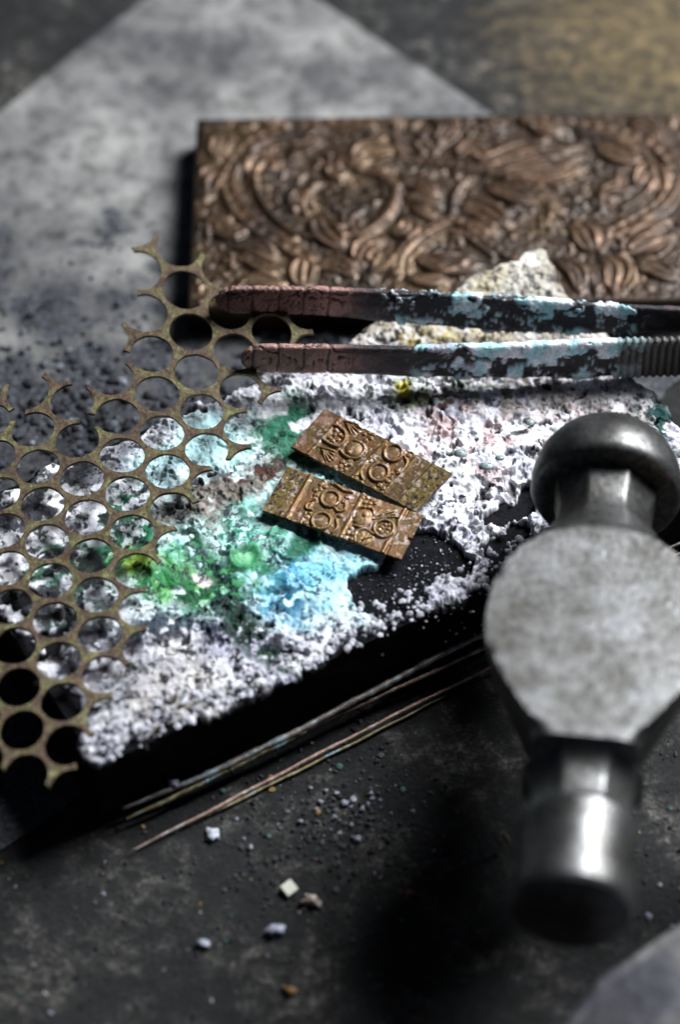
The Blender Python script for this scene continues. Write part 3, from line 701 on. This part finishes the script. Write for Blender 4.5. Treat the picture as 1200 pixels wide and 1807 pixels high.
# ------------------------------------------------------------------ tweezers lying on their side
TWM = attr_mat('charred_copper_tweezers', .5, .35, 18, .4, 35, .02, .5)
TW = empty('tweezers', (*at(900, 600, H+.3)[:2], H+.3))
tag(TW, 'long scorched copper tweezers lying open across the block, tips pointing left, flux caked on them', 'tweezers')
def arm(path, topc, seed, serr, crustrange, joint):
    """path: list of (px, py_top_front_edge, height_px, z_top)"""
    xs = np.array([p_[0] for p_ in path], float)
    n_ = int((xs[-1]-xs[0])/2.6)
    px = np.concatenate([xs[0]+np.linspace(0, 1, 26)**2*14, np.linspace(xs[0]+14, xs[-1], n_)[1:]])
    ce = np.interp(px, xs, [p_[1] for p_ in path]); hp = np.interp(px, xs, [p_[2] for p_ in path]); zt = np.interp(px, xs, [p_[3] for p_ in path])
    T = .17; M = 72; th = np.linspace(0, 2*math.pi, M, endpoint=False)
    rows, cols = [], []
    for k, x in enumerate(px):
        Hh = hp[k]/115/math.cos(ELEV); tt = (x-xs[0])/115
        rnd_ = math.sqrt(max(0, 1-(1-min(tt/.40, 1))**2)); rnd2 = math.sqrt(max(0, 1-(1-min(tt/.08, 1))**2))
        c = at(x, ce[k], zt[k])             # top front edge of the arm
        ctr = c+np.array([0, T/2, -Hh/2])
        sg = lambda q, e: np.sign(q)*np.abs(q)**e
        yy = sg(np.cos(th), .62)*T/2*rnd2; zz = sg(np.sin(th), .68)*Hh/2*max(rnd_, .02)
        # noise field along (x, around)
        s_ = np.cumsum(np.r_[0, np.hypot(np.diff(yy), np.diff(zz))]); fx = tt*np.ones(M)
        N1 = fbm(fx*5, s_*5+seed, seed, 4); N2 = fbm(fx*18, s_*18+seed, seed+3, 3)
        crk = np.abs(fbm(fx*3.2+seed, s_*6, seed+6, 4)-.5); crk2 = np.abs(((fx*2.55+.18*(fbm(s_*3, fx*2, seed+11, 2)-.5)+s_*.05) % 1)-.5)
        d = .03*(N1-.5)+.012*(N2-.5)
        warm = ss(topc+.35, topc-.35, tt+.8*(fbm(fx*2, s_*3, seed+8, 4)-.5))
        cr = np.maximum(ss(.03, .008, crk), ss(.06, .02, crk2)*.8)*warm
        hatch = (.5+.5*np.sin((fx+s_*.7)*62))*.5+(.5+.5*np.sin((fx-s_*.7)*62))*.5
        inh = ss(1.62, 1.5, tt)*serr
        d = d-.035*cr-.014*hatch*inh
        col = mix(np.ones((M, 3))*np.array([.016, .015, .020]), (.38, .21, .18), warm)
        col = mix(col, (.10, .06, .06), ss(.5, .6, N1)*.4*(1-warm)); col = mix(col, (.27, .17, .16), ss(.56, .7, N2)*warm*.6)
        col = mix(col, (.015, .01, .012), cr*.95); col = mix(col, (.04, .022, .022), hatch*inh*.6)
        up_ = ss(-.2, .9, np.sin(th))
        # flux
        f0, f1 = crustrange; inr = ss(f0, f0+1.1, tt)*ss(f1+.4, f1-.2, tt)
        wq = .5*(fbm(fx*6, s_*6+seed, seed+33, 3)-.5)
        q = (.08 if joint else -.04)+fbm(fx*3.6+seed*1.7+wq, s_*4.2+3+wq, seed+15, 5)+.20*up_-.03+.12*(inr-1)
        fm = ss(.60, .66, q)*ss(0, .3, inr)
        fm = np.maximum(fm, ss(.60, .66, N2)*.9*ss(.1, .5, inr)*ss(.44, .55, N1))
        d = d+fm*(.035+.05*(fbm(fx*9, s_*9, seed+21, 3)-.3))
        fc_ = mix(np.ones((M, 3))*np.array([.40, .66, .72]), (.74, .80, .86), ss(.4, .6, fbm(fx*7, s_*7, seed+23, 3)))
        fc_ = mix(fc_, (.30, .28, .36), ss(.6, .7, fbm(fx*4, s_*4, seed+27, 3))*.7)
        col = col*(1-fm[:, None])+fc_*fm[:, None]
        if joint:
            rid = (.5+.5*np.sin((x+0)*2*math.pi/13.0))**.7; inz = ss(1085, 1100, x)
            d = d*(1-.7*inz)+.045*rid*inz; col = col*(1-.75*inz)+np.array([.10, .095, .09])*.75*inz*(.25+rid)
        sc = 1+d/.5
        nrm_y = np.sign(yy)*np.abs(np.cos(th))**1.2; nrm_z = np.sign(zz)*np.abs(np.sin(th))**1.2
        P = np.stack([ctr[0]+0*yy, ctr[1]+yy+nrm_y*d*rnd2, ctr[2]+zz+nrm_z*d*rnd2], -1)
        rows.append(P); cols.append(col)
    V = np.array(rows); Cc = np.array(cols); K = len(rows)
    i = np.arange(K-1)[:, None]*M; a = np.arange(M)[None]; a1 = (a+1) % M
    Fc = np.stack([i+a, i+M+a, i+M+a1, i+a1], -1).reshape(-1, 4)
    o = mesh_obj('arm', V.reshape(-1, 3), Fc[:, ::-1], TWM, TW, Cc.reshape(-1, 3))
    bm = bmesh.new(); bm.from_mesh(o.data); bmesh.ops.recalc_face_normals(bm, faces=bm.faces); bm.to_mesh(o.data); bm.free()
    return o
arm([(379, 512, 44, H+1.35), (560, 514, 44, H+1.3), (760, 524, 52, H+1.2), (900, 533, 54, H+1.15), (1050, 543, 48, H+1.1), (1200, 550, 38, H+1.1), (1900, 583, 34, H+1.0)], 2.0, 11, 1., (2.2, 6.4), False)
arm([(423, 616, 44, H+1.15), (560, 616, 45, H+1.1), (760, 621, 46, H+1.05), (900, 617, 52, H+1.0), (1050, 611, 56, H+1.0), (1200, 606, 58, H+1.0), (1900, 600, 36, H+1.0)], 1.7, 31, .15, (2.4, 6.0), True)

# ------------------------------------------------------------------ ball peen hammer
m, nt, b = new_mat('worn_steel')
n1 = noise(nt, 1.6, 7, .65); n2 = noise(nt, 9, 6, .7)
tc = nd(nt, 'ShaderNodeTexCoord'); mp = nd(nt, 'ShaderNodeMapping'); nt.links.new(tc.outputs['Object'], mp.inputs[0]); mp.inputs['Scale'].default_value = (1, .18, 1)
n3 = noise(nt, 26, 4, .6, mp.outputs[0])
c1 = ramp(nt, n1.outputs[0], [(.36, (.085, .082, .076)), (.5, (.132, .131, .129)), (.64, (.185, .185, .19))])
c2 = ramp(nt, n2.outputs[0], [(.36, g(.5)), (.5, g(1)), (.64, g(1.3))])
n5 = noise(nt, 30, 4, .7); c5 = ramp(nt, n5.outputs[0], [(.38, g(.55)), (.6, g(1.15))])
nt.links.new(mixc(nt, mixc(nt, c1.outputs[0], c2.outputs[0], 1.0, 'MULTIPLY'), c5.outputs[0], 1.0, 'MULTIPLY'), b.inputs['Base Color'])
b.inputs['Metallic'].default_value = .92
rr = ramp(nt, n2.outputs[0], [(.3, g(.50)), (.7, g(.35))]); nt.links.new(rr.outputs[0], b.inputs['Roughness'])
pz = bump(nt, b, n2.outputs[0], .2, .012); pz = bump(nt, b, n3.outputs[0], .12, .01, pz); pz = bump(nt, b, n1.outputs[0], .35, .03, pz)
vo = nd(nt, 'ShaderNodeTexVoronoi'); vo.inputs['Scale'].default_value = 3.2; nt.links.new(tc.outputs['Object'], vo.inputs['Vector'])
dn = ramp(nt, vo.outputs['Distance'], [(.0, g(0)), (.16, g(1))]); bump(nt, b, dn.outputs[0], .25, .02, pz)
STEEL = m
zA = H+1.45
ball_c = at(1071, 862, zA); face_c = at(1012, 1585, zA+.2)
ax = face_c-ball_c; Lh = np.linalg.norm(ax); ax /= Lh
rt = np.cross(ax, [0, 0, 1]); rt /= np.linalg.norm(rt); rt = -rt if rt[0] < 0 else rt
up = np.cross(rt, ax); up = -up if up[2] < 0 else up
print('hammer length', Lh)
HM = empty('ball_peen_hammer', tuple(ball_c-np.array([0, 0, 1.4])))
tag(HM, 'worn steel ball peen hammer with a flat cheek, its ball end over the crusted block', 'hammer')
def loft(name, secs, mat, parent, caps=True):
    """secs: list of (s, [ (x,z) ... ]) sections along the axis"""
    M = len(secs[0][1]); rows = [[ball_c+ax*s+rt*x+up*z for x, z in pts] for s, pts in secs]
    V = [q for r in rows for q in r]; Fc = []
    for k in range(len(secs)-1):
        for a in range(M):
            a1 = (a+1) % M; Fc.append((k*M+a, k*M+a1, (k+1)*M+a1, (k+1)*M+a))
    if caps: Fc.append(tuple(range(M))[::-1]); Fc.append(tuple((len(secs)-1)*M+a for a in range(M)))
    o = mesh_obj(name, V, Fc, mat, parent)
    bm = bmesh.new(); bm.from_mesh(o.data); bmesh.ops.recalc_face_normals(bm, faces=bm.faces); bm.to_mesh(o.data); bm.free()
    o.data.set_sharp_from_angle(angle=math.radians(38))
    return o
M = 96; TH = [2*math.pi*k/M for k in range(M)]
RB = 1.13
def circle(r): return [(r*math.cos(t), r*math.sin(t)) for t in TH]
secs = []
for k in range(1, 25):
    a = math.pi/2*(k/24); secs.append((-RB*math.cos(a)*1.02, circle(RB*math.sin(a))))
secs += [(.08, circle(RB*.995)), (.16, circle(RB*.965)), (.20, circle(RB*.92)), (.215, circle(.86))]
loft('ball_peen', secs, STEEL, HM)
def octo(r, k=.75):
    """rounded octagon section"""
    out = []
    for t in TH:
        w_ = math.pi/4; q = ((t+w_/2) % w_)-w_/2; o_ = r*math.cos(w_/2)**.5/math.cos(q)
        out.append((1-k)*r+k*o_)
    return [(a*math.cos(t), a*math.sin(t)) for a, t in zip(out, TH)]
# body: neck -> clipped bulge -> neck.  stations in cm from the ball centre
C0 = .98                                       # height of the flat cheek above the axis
def sup(W_, Hh, p):
    out = []
    for t in TH:
        c, s_ = abs(math.cos(t)), abs(math.sin(t)); r = ((c/W_)**p+(s_/Hh)**p)**(-1/p)
        x, z = r*math.cos(t), r*math.sin(t)
        out.append((x, z))
    return out
prof = [(.15, .80, .80, 2), (.35, .76, .76, 2), (.65, .70, .70, 2), (.95, .73, .72, 2), (1.18, .84, .79, 2), (1.38, 1.0, .87, 2.1), (1.52, 1.16, .94, 2.2)]
s0, s1 = 1.62, 5.42                            # cheek from/to
def outl(t):                                   # half width of the cheek outline, t in 0..1 along it
    P = [(0, .34), (.02, .62), (.06, .90), (.13, 1.17), (.22, 1.37), (.33, 1.50), (.46, 1.55), (.57, 1.53), (.66, 1.42), (.76, 1.22), (.86, .98), (.93, .78), (.97, .62), (1, .42)]
    return float(np.interp(t, [q[0] for q in P], [q[1] for q in P]))
secs = [(s, [(x, z) for x, z in (octo(w_, .8) if i < 5 else sup(w_, h_, p_))]) for i, (s, w_, h_, p_) in enumerate(prof)]
for k in range(0, 41):
    t = k/40; s = s0+(s1-s0)*t; w_ = outl(t)
    p_ = 2.6; Hs = 1.42
    p_ = 5; fx = 1.               # part of W left at the clip height
    Wd = max(w_*1.035, .80)
    Hs2 = Hs if t < 1 else Hs
    # height of the bulge drops to the flat where the outline closes
    hh_ = C0/((1-min(w_/Wd, .999)**p_)**(1/p_))
    sec = []
    for x, z in sup(Wd, hh_, p_):
        z2 = max(min(z, C0), -C0)
        sec.append((x*(1-.34*((C0-z2)/(2*C0))**1.1), z2*(1 if z2 > 0 else .8)))
    secs.append((s, sec))
for s, r in [(5.5, .88), (5.6, .80), (5.75, .74), (5.95, .72), (6.1, .73), (6.2, .76), (6.27, .80)]:
    secs.append((s, octo(r, .8)))
loft('hammer_body', secs, STEEL, HM)
secs = [(6.23, circle(.72)), (6.25, circle(.80)), (6.31, circle(.83)), (6.4, circle(.83)), (6.6, circle(.81)), (7.1, circle(.81)), (7.48, circle(.84)), (7.6, circle(.83)), (7.67, circle(.79)), (7.69, circle(.70))]
s2 = []
for k in range(len(secs)-1):
    for q in range(4):
        t = q/4; a, c = secs[k], secs[k+1]; s2.append((a[0]*(1-t)+c[0]*t, [(p_[0]*(1-t)+r_[0]*t, p_[1]*(1-t)+r_[1]*t) for p_, r_ in zip(a[1], c[1])]))
s2.append(secs[-1])
loft('striking_face', s2, STEEL, HM)
# handle runs off to the right, out of the picture
m, nt, b = new_mat('handle_wood')
tc = nd(nt, 'ShaderNodeTexCoord'); mp = nd(nt, 'ShaderNodeMapping'); nt.links.new(tc.outputs['Object'], mp.inputs[0]); mp.inputs['Scale'].default_value = (.15, 1, 1)
n1 = noise(nt, 8, 5, .6, mp.outputs[0]); nt.links.new(ramp(nt, n1.outputs[0], [(.3, (.10, .055, .025)), (.7, (.28, .17, .08))]).outputs[0], b.inputs['Base Color']); b.inputs['Roughness'].default_value = .5
V, Fc = [], []
c0 = ball_c+ax*3.4; K = 24
for k in range(30):
    t = k/29; x = .9+22*t; ra = .55+.35*math.sin(min(t*1.3, 1)*math.pi*.6)-.12*math.exp(-((t-.12)/.08)**2)
    for q in range(K):
        a = 2*math.pi*q/K; V.append(c0+rt*x+ax*ra*.8*math.cos(a)+up*ra*math.sin(a)-np.array([0, 0, 1.0*t]))
for k in range(29):
    for q in range(K): Fc.append((k*K+q, k*K+(q+1) % K, (k+1)*K+(q+1) % K, (k+1)*K+q))
Fc.append(tuple(range(K))); Fc.append(tuple(29*K+q for q in range(K))[::-1])
o = mesh_obj('handle', V, Fc, m, HM)

# ------------------------------------------------------------------ binding wires beside the block
def tube(name, pts, r, mat, parent=None, K=8, rough=0.):
    pts = [Vector(p_) for p_ in pts]; V, Fc = [], []
    for k, p_ in enumerate(pts):
        d = (pts[min(k+1, len(pts)-1)]-pts[max(k-1, 0)]).normalized(); a_ = d.cross(Vector((0, 0, 1))).normalized(); b_ = a_.cross(d)
        rr_ = r(k/(len(pts)-1)) if callable(r) else r
        rr_ *= 1+rough*(random.random()-.5)
        for q in range(K):
            t = 2*math.pi*q/K; V.append(p_+a_*rr_*math.cos(t)*(1+rough*(random.random()-.5))+b_*rr_*math.sin(t))
    for k in range(len(pts)-1):
        for q in range(K): Fc.append((k*K+q, k*K+(q+1) % K, (k+1)*K+(q+1) % K, (k+1)*K+q))
    Fc.append(tuple(range(K))[::-1]); Fc.append(tuple((len(pts)-1)*K+q for q in range(K)))
    return mesh_obj(name, np.array([tuple(v_) for v_ in V]), Fc, mat, parent)
def wire_mat(name, c_a, c_b, crust):
    m, nt, b = new_mat(name); n1 = noise(nt, 6, 5, .7); n2 = noise(nt, 3, 4, .6)
    c = ramp(nt, n1.outputs[0], [(.35, c_a), (.65, c_b)]); cr = ramp(nt, n2.outputs[0], [(.55, g(0)), (.62, g(1))])
    nt.links.new(mixc(nt, c.outputs[0], crust, cr.outputs[0]), b.inputs['Base Color']); b.inputs['Roughness'].default_value = .45; b.inputs['Metallic'].default_value = .4
    bump(nt, b, n1.outputs[0], 1, .03); return m
WM1 = wire_mat('crusted_wire', (.16, .14, .13), (.42, .38, .36), (.42, .50, .54)); WM2 = wire_mat('copper_wire', (.22, .13, .10), (.55, .38, .32), (.50, .46, .45)); WM3 = wire_mat('brass_wire', (.16, .13, .06), (.36, .32, .18), (.25, .35, .38))
def wire(px_pts, zs, r, mat, label):
    # fine smooth run through the listed photo points
    n_ = 110; x = np.array([p_[0] for p_ in px_pts]); tt = np.linspace(0, 1, len(x)); T = np.linspace(0, 1, n_)
    co = [np.polyfit(tt, np.array([p_[k] for p_ in px_pts]), min(3, len(x)-1)) for k in (0, 1)]
    X = np.polyval(co[0], T); Y = np.polyval(co[1], T); Z = np.interp(T, np.linspace(0, 1, len(zs)), zs)
    P = [at(a, b_+.7*math.sin(i*.23+a*.01), z) for i, (a, b_, z) in enumerate(zip(X, Y, Z))]
    root_ = tube('binding_wire', P, lambda t: r*(.45+.55*min(1, 6*t, 6*(1.0001-t))), mat, rough=.35)
    tag(root_, label, 'wire', 'thin wires lying along the near side of the block')
wire([(212, 1428), (380, 1357), (520, 1300), (640, 1222), (800, 1142), (1000, 1055), (1230, 945)], [.30, .38, .45, .5, .5, .5], .05, WM1, 'thickest crusted grey wire, nearest the block edge, running lower left to upper right')
wire([(222, 1445), (330, 1395), (430, 1345), (540, 1292)], [.22, .3, .38], .032, WM3, 'short greenish brass wire tucked just under the thick grey wire at its left end')
wire([(500, 1306), (600, 1262), (700, 1212), (800, 1170), (1000, 1075), (1230, 962)], [.3, .34, .36, .36], .032, WM2, 'pinkish copper wire emerging beside the grey wire and running on to the right')
wire([(238, 1497), (340, 1448), (440, 1395), (560, 1332), (640, 1288), (740, 1240), (1000, 1115), (1230, 1000)], [.08, .12, .16, .16], .028, WM2, 'long pinkish copper wire lying lowest, farthest from the block edge')
wire([(330, 1456), (440, 1404), (560, 1342), (650, 1299), (720, 1262), (790, 1225)], [.06, .07, .07], .022, WM3, 'very fine wire beside the lowest copper wire')

# ------------------------------------------------------------------ grit, crumbs and chips
def ico():
    bm = bmesh.new(); bmesh.ops.create_icosphere(bm, subdivisions=1, radius=1)
    V = np.array([v_.co[:] for v_ in bm.verts]); Fc = np.array([[q.index for q in f_.verts] for f_ in bm.faces]); bm.free(); return V, Fc
IV, IF = ico()
def lumps(name, spots, mat, parent=None):
    """spots: (x, y, z, r, colour)"""
    n_ = len(spots); P = np.array([s_[:3] for s_ in spots]); r = np.array([s_[3] for s_ in spots]); cl = np.array([s_[4] for s_ in spots])
    jit = 1+.5*(RNG.rand(n_, len(IV), 1)-.5); sc = .6+.8*RNG.rand(n_, 1, 3); sc[..., 2] *= .7
    a = RNG.rand(n_)*6.28; ca, sa = np.cos(a), np.sin(a); Vv = IV[None]*jit*sc
    X = Vv[..., 0]*ca[:, None]-Vv[..., 1]*sa[:, None]; Y = Vv[..., 0]*sa[:, None]+Vv[..., 1]*ca[:, None]
    V = np.stack([X, Y, Vv[..., 2]], -1)*r[:, None, None]+P[:, None]
    Fc = (IF[None]+np.arange(n_)[:, None, None]*len(IV)).reshape(-1, 3)
    return mesh_obj(name, V.reshape(-1, 3), Fc, mat, parent, np.repeat(cl, len(IV), 0), smooth=False)
GR = attr_mat('grit', .75, 0, 12, .3, 30, .02, .4)
spots = []
def scatter(n_, fn, rlo, rhi, pal, zz=0.):
    for _ in range(n_):
        px, py = fn(); p_ = at(px, py, 0); r_ = rlo+(rhi-rlo)*random.random()**2.5; c = random.choices(pal[0], pal[1])[0]
        k = .7+.6*random.random(); z_ = .05 if px < 700 and py < 950 else 0
        spots.append((p_[0], p_[1], z_+r_*.3, r_, tuple(min(q*k, 1) for q in c)))
dark = ([(.012, .013, .017), (.04, .044, .055), (.12, .13, .16), (.34, .36, .42), (.06, .09, .10)], [6, 5, 2, .4, .3])
gs = random.gauss
scatter(1300, lambda: (gs(200, 170), gs(760, 85)), .012, .10, dark)
scatter(220, lambda: (gs(60, 120), gs(600, 80)), .008, .05, dark)
scatter(120, lambda: (gs(170, 160), gs(480, 70)), .006, .05, dark)
scatter(500, lambda: (gs(590, 60), gs(590, 25)), .03, .12, dark)
low = ([(.015, .015, .02), (.05, .05, .055), (.20, .21, .26), (.45, .42, .38), (.35, .22, .07), (.05, .13, .11)], [6, 5, 1, .2, .15, .3])
scatter(900, lambda: (gs(590, 110), gs(1450, 80)), .010, .05, low)
scatter(700, lambda: (300+gs(0, 230), gs(1640, 110)), .008, .04, low)
scatter(180, lambda: (gs(1170, 60), gs(1440, 120)), .012, .05, low)
o = lumps('bench_grit', spots, GR); tag(o, 'dark grit, ash and pale crumbs strewn over the bench round the block', 'grit', kind='stuff')
# crumbs on the bare black hole of the block and along the crust rim
spots = []
for _ in range(900):
    a = random.random()*LU; c = gs(.15, .22)
    q = Bc[:2]+u*a+v*c
    if c < -.05: continue
    s_ = .6+.5*random.random(); spots.append((q[0], q[1], H+.08+.1*random.random()*(c > .1), .02+.05*random.random()**2, (.62*s_, .62*s_, .70*s_)))
for _ in range(500):
    px, py = gs(730, 70), gs(1025, 40); p_ = at(px, py, H+.02); spots.append((p_[0], p_[1], H+.02, .006+.015*random.random()**3, random.choice([(.2, .2, .26), (.03, .03, .04), (.4, .4, .46)])))
o = lumps('crumb', spots, GR, BL); o['kind'] = 'stuff'

def solid(name, px, py, z, r, col, label, cat, squash=.6, seed=1, sub=2, metal=0., rough=.6, tilt=0, amp=.35):
    p_ = at(px, py, z); bm = bmesh.new(); bmesh.ops.create_icosphere(bm, subdivisions=sub, radius=1)
    rr_ = random.Random(seed); k1 = [rr_.uniform(1, 3) for _ in range(6)]
    for v_ in bm.verts:
        d = 1+amp*(math.sin(v_.co.x*k1[0]*2+k1[3])*math.sin(v_.co.y*k1[1]*2+k1[4])+.4*math.sin(v_.co.x*7+v_.co.z*5*k1[2]))
        v_.co = Vector((v_.co.x*r[0]*d, v_.co.y*r[1]*d, v_.co.z*squash*min(r)*d))
    me = bpy.data.meshes.new(name); bm.to_mesh(me); bm.free()
    m, nt, b = new_mat(name); n1 = noise(nt, 9, 5, .6)
    nt.links.new(ramp(nt, n1.outputs[0], [(.35, tuple(c*.5 for c in col[0])), (.6, col[-1])]).outputs[0], b.inputs['Base Color']); b.inputs['Roughness'].default_value = rough; b.inputs['Metallic'].default_value = metal
    bump(nt, b, n1.outputs[0], .6, .03)
    me.materials.append(m); me.polygons.foreach_set('use_smooth', [True]*len(me.polygons))
    o = bpy.data.objects.new(name, me); COL.objects.link(o); o.location = p_; o.rotation_euler = (0, 0, math.radians(tilt))
    if cat: tag(o, label, cat)
    return o
# square chip
p_ = at(510, 1568, .06); bm = bmesh.new(); bmesh.ops.create_cube(bm, size=1)
bmesh.ops.scale(bm, vec=(.20, .20, .07), verts=bm.verts); bmesh.ops.bevel(bm, geom=bm.edges[:], offset=.006, segments=1, affect='EDGES')
for v_ in bm.verts: v_.co.x += .08*v_.co.y
me = bpy.data.meshes.new('square_chip'); bm.to_mesh(me); bm.free()
m, nt, b = new_mat('cream_chip'); b.inputs['Base Color'].default_value = (.62, .62, .52, 1); b.inputs['Roughness'].default_value = .5
me.materials.append(m); o = bpy.data.objects.new('square_chip', me); COL.objects.link(o); o.location = p_; o.rotation_euler = (.12, 0, math.radians(42))
tag(o, 'tiny square cream chip lying on the dark bench in front of the block', 'chip')
solid('broken_chip', 548, 1590, .06, (.20, .09), [(.35, .10, .03), (.65, .58, .52)], 'tiny orange and white jagged scrap just right of the square cream chip', 'scrap', seed=4, tilt=-20, amp=.7)
solid('ash_crumb', 484, 1642, .05, (.13, .10), [(.25, .27, .36), (.42, .44, .55)], 'pale lavender ash crumb below the square cream chip', 'crumb', seed=5, amp=.6, tilt=40)
solid('ash_crumb', 356, 1665, .05, (.11, .07), [(.25, .27, .36), (.42, .44, .55)], 'pale lavender ash crumb left of and below the square chip, apart from others', 'crumb', seed=9, amp=.6)
solid('ash_crumb', 375, 1472, .05, (.10, .10), [(.3, .33, .4), (.55, .58, .66)], 'whitish ash crumb beside the left end of the lowest copper wire', 'crumb', seed=6, amp=.6)
solid('ash_crumb', 305, 1382, .4, (.09, .07), [(.3, .33, .4), (.5, .5, .6)], 'small white crumb stuck on the thick grey wire near its left end', 'crumb', seed=16, amp=.5)
for k, (x, y, r_) in enumerate([(608, 1418, .08), (622, 1412, .09), (590, 1442, .06), (640, 1428, .06), (565, 1415, .06), (530, 1450, .06), (600, 1470, .05), (575, 1395, .05), (655, 1400, .05), (548, 1390, .045), (630, 1480, .10), (592, 1400, .05), (620, 1455, .045), (442, 1495, .05)]):
    o = solid('pale_crumb', x, y, .04, (r_*.8, r_*.65), [(.25, .26, .32), (.42, .43, .50)], 'pale crumb among the scatter above the square cream chip', 'crumb', seed=40+k, amp=.5, tilt=37*k, sub=2); o['group'] = 'pale crumbs scattered in front of the block'
solid('rusty_crumb', 512, 1748, .05, (.13, .08), [(.18, .09, .02), (.34, .20, .07)], 'ochre brown crumb near the bottom edge of the bench', 'crumb', seed=7, amp=.5)
solid('rusty_crumb', 722, 1573, .05, (.07, .05), [(.3, .10, .05), (.42, .2, .13)], 'tiny orange crumb in the shadow between chip and hammer', 'crumb', seed=8, amp=.5)
for k, (x, y, rx, ry, lab) in enumerate([(858, 823, .13, .075, 'grey glassy bead in the white crust, left of the hammer ball'), (812, 800, .11, .08, 'pale greenish glassy bead in the crust near the upper plate right end'), (882, 808, .08, .05, 'small bluish glassy bead just above the grey one by the hammer ball'), (935, 745, .08, .06, 'grey glassy bead in the crust above the hammer ball')]):
    o = solid('glass_bead', x, y, H+.30, (rx, ry), [(.14, .20, .19), (.34, .42, .42)], lab, 'bead', seed=20+k, rough=.12, amp=.12, squash=.7); o['group'] = 'glassy flux beads in the crust'

# curled brass shaving behind the striking face, and pale stone at the lower right corner
cv = at(893, 1502, 0.15); pts = []
for k in range(26):
    t = k/25*5.2; pts.append((cv[0]+.13*math.cos(t*.6+1.2), cv[1]+.17*math.sin(t*.6+1.2), .15+.12*math.sin(t*.9)+.02*k))
o = tube('metal_shaving', pts, .035, WM3, K=6); tag(o, 'small curled brass shaving on the bench just left of the hammer striking face', 'shaving')

m, nt, b = new_mat('pale_stone')
n1 = noise(nt, .9, 6, .6); n2 = noise(nt, 5, 6, .65)
c1 = ramp(nt, n1.outputs[0], [(.30, (.02, .02, .035)), (.44, (.06, .06, .075)), (.7, (.17, .165, .16))]); c2 = ramp(nt, n2.outputs[0], [(.35, g(.5)), (.6, g(1.1))])
nt.links.new(mixc(nt, c1.outputs[0], c2.outputs[0], 1.0, 'MULTIPLY'), b.inputs['Base Color']); b.inputs['Roughness'].default_value = .7; bump(nt, b, n2.outputs[0], .6, .08)
ZS = 2.6
top = [(985, 1830), (1010, 1775), (1060, 1712), (1120, 1672), (1180, 1630), (1260, 1585), (1500, 1600), (1500, 2000), (960, 2000)]
bm = bmesh.new(); T0 = [bm.verts.new(at(x, y, ZS)) for x, y in top]; f = bm.faces.new(T0)
r = bmesh.ops.extrude_face_region(bm, geom=[f])
for v_ in r['geom']:
    if isinstance(v_, bmesh.types.BMVert): v_.co.z = .01
bmesh.ops.recalc_face_normals(bm, faces=bm.faces); bmesh.ops.bevel(bm, geom=[e for e in bm.edges if all(v_.co.z > 1 for v_ in e.verts)], offset=.22, segments=4, affect='EDGES')
me = bpy.data.meshes.new('stone_block'); bm.to_mesh(me); bm.free(); me.materials.append(m); me.polygons.foreach_set('use_smooth', [True]*len(me.polygons))
o = bpy.data.objects.new('stone_block', me); COL.objects.link(o)
tag(o, 'blurred pale grey stone with dark stain in the lower right corner', 'stone')
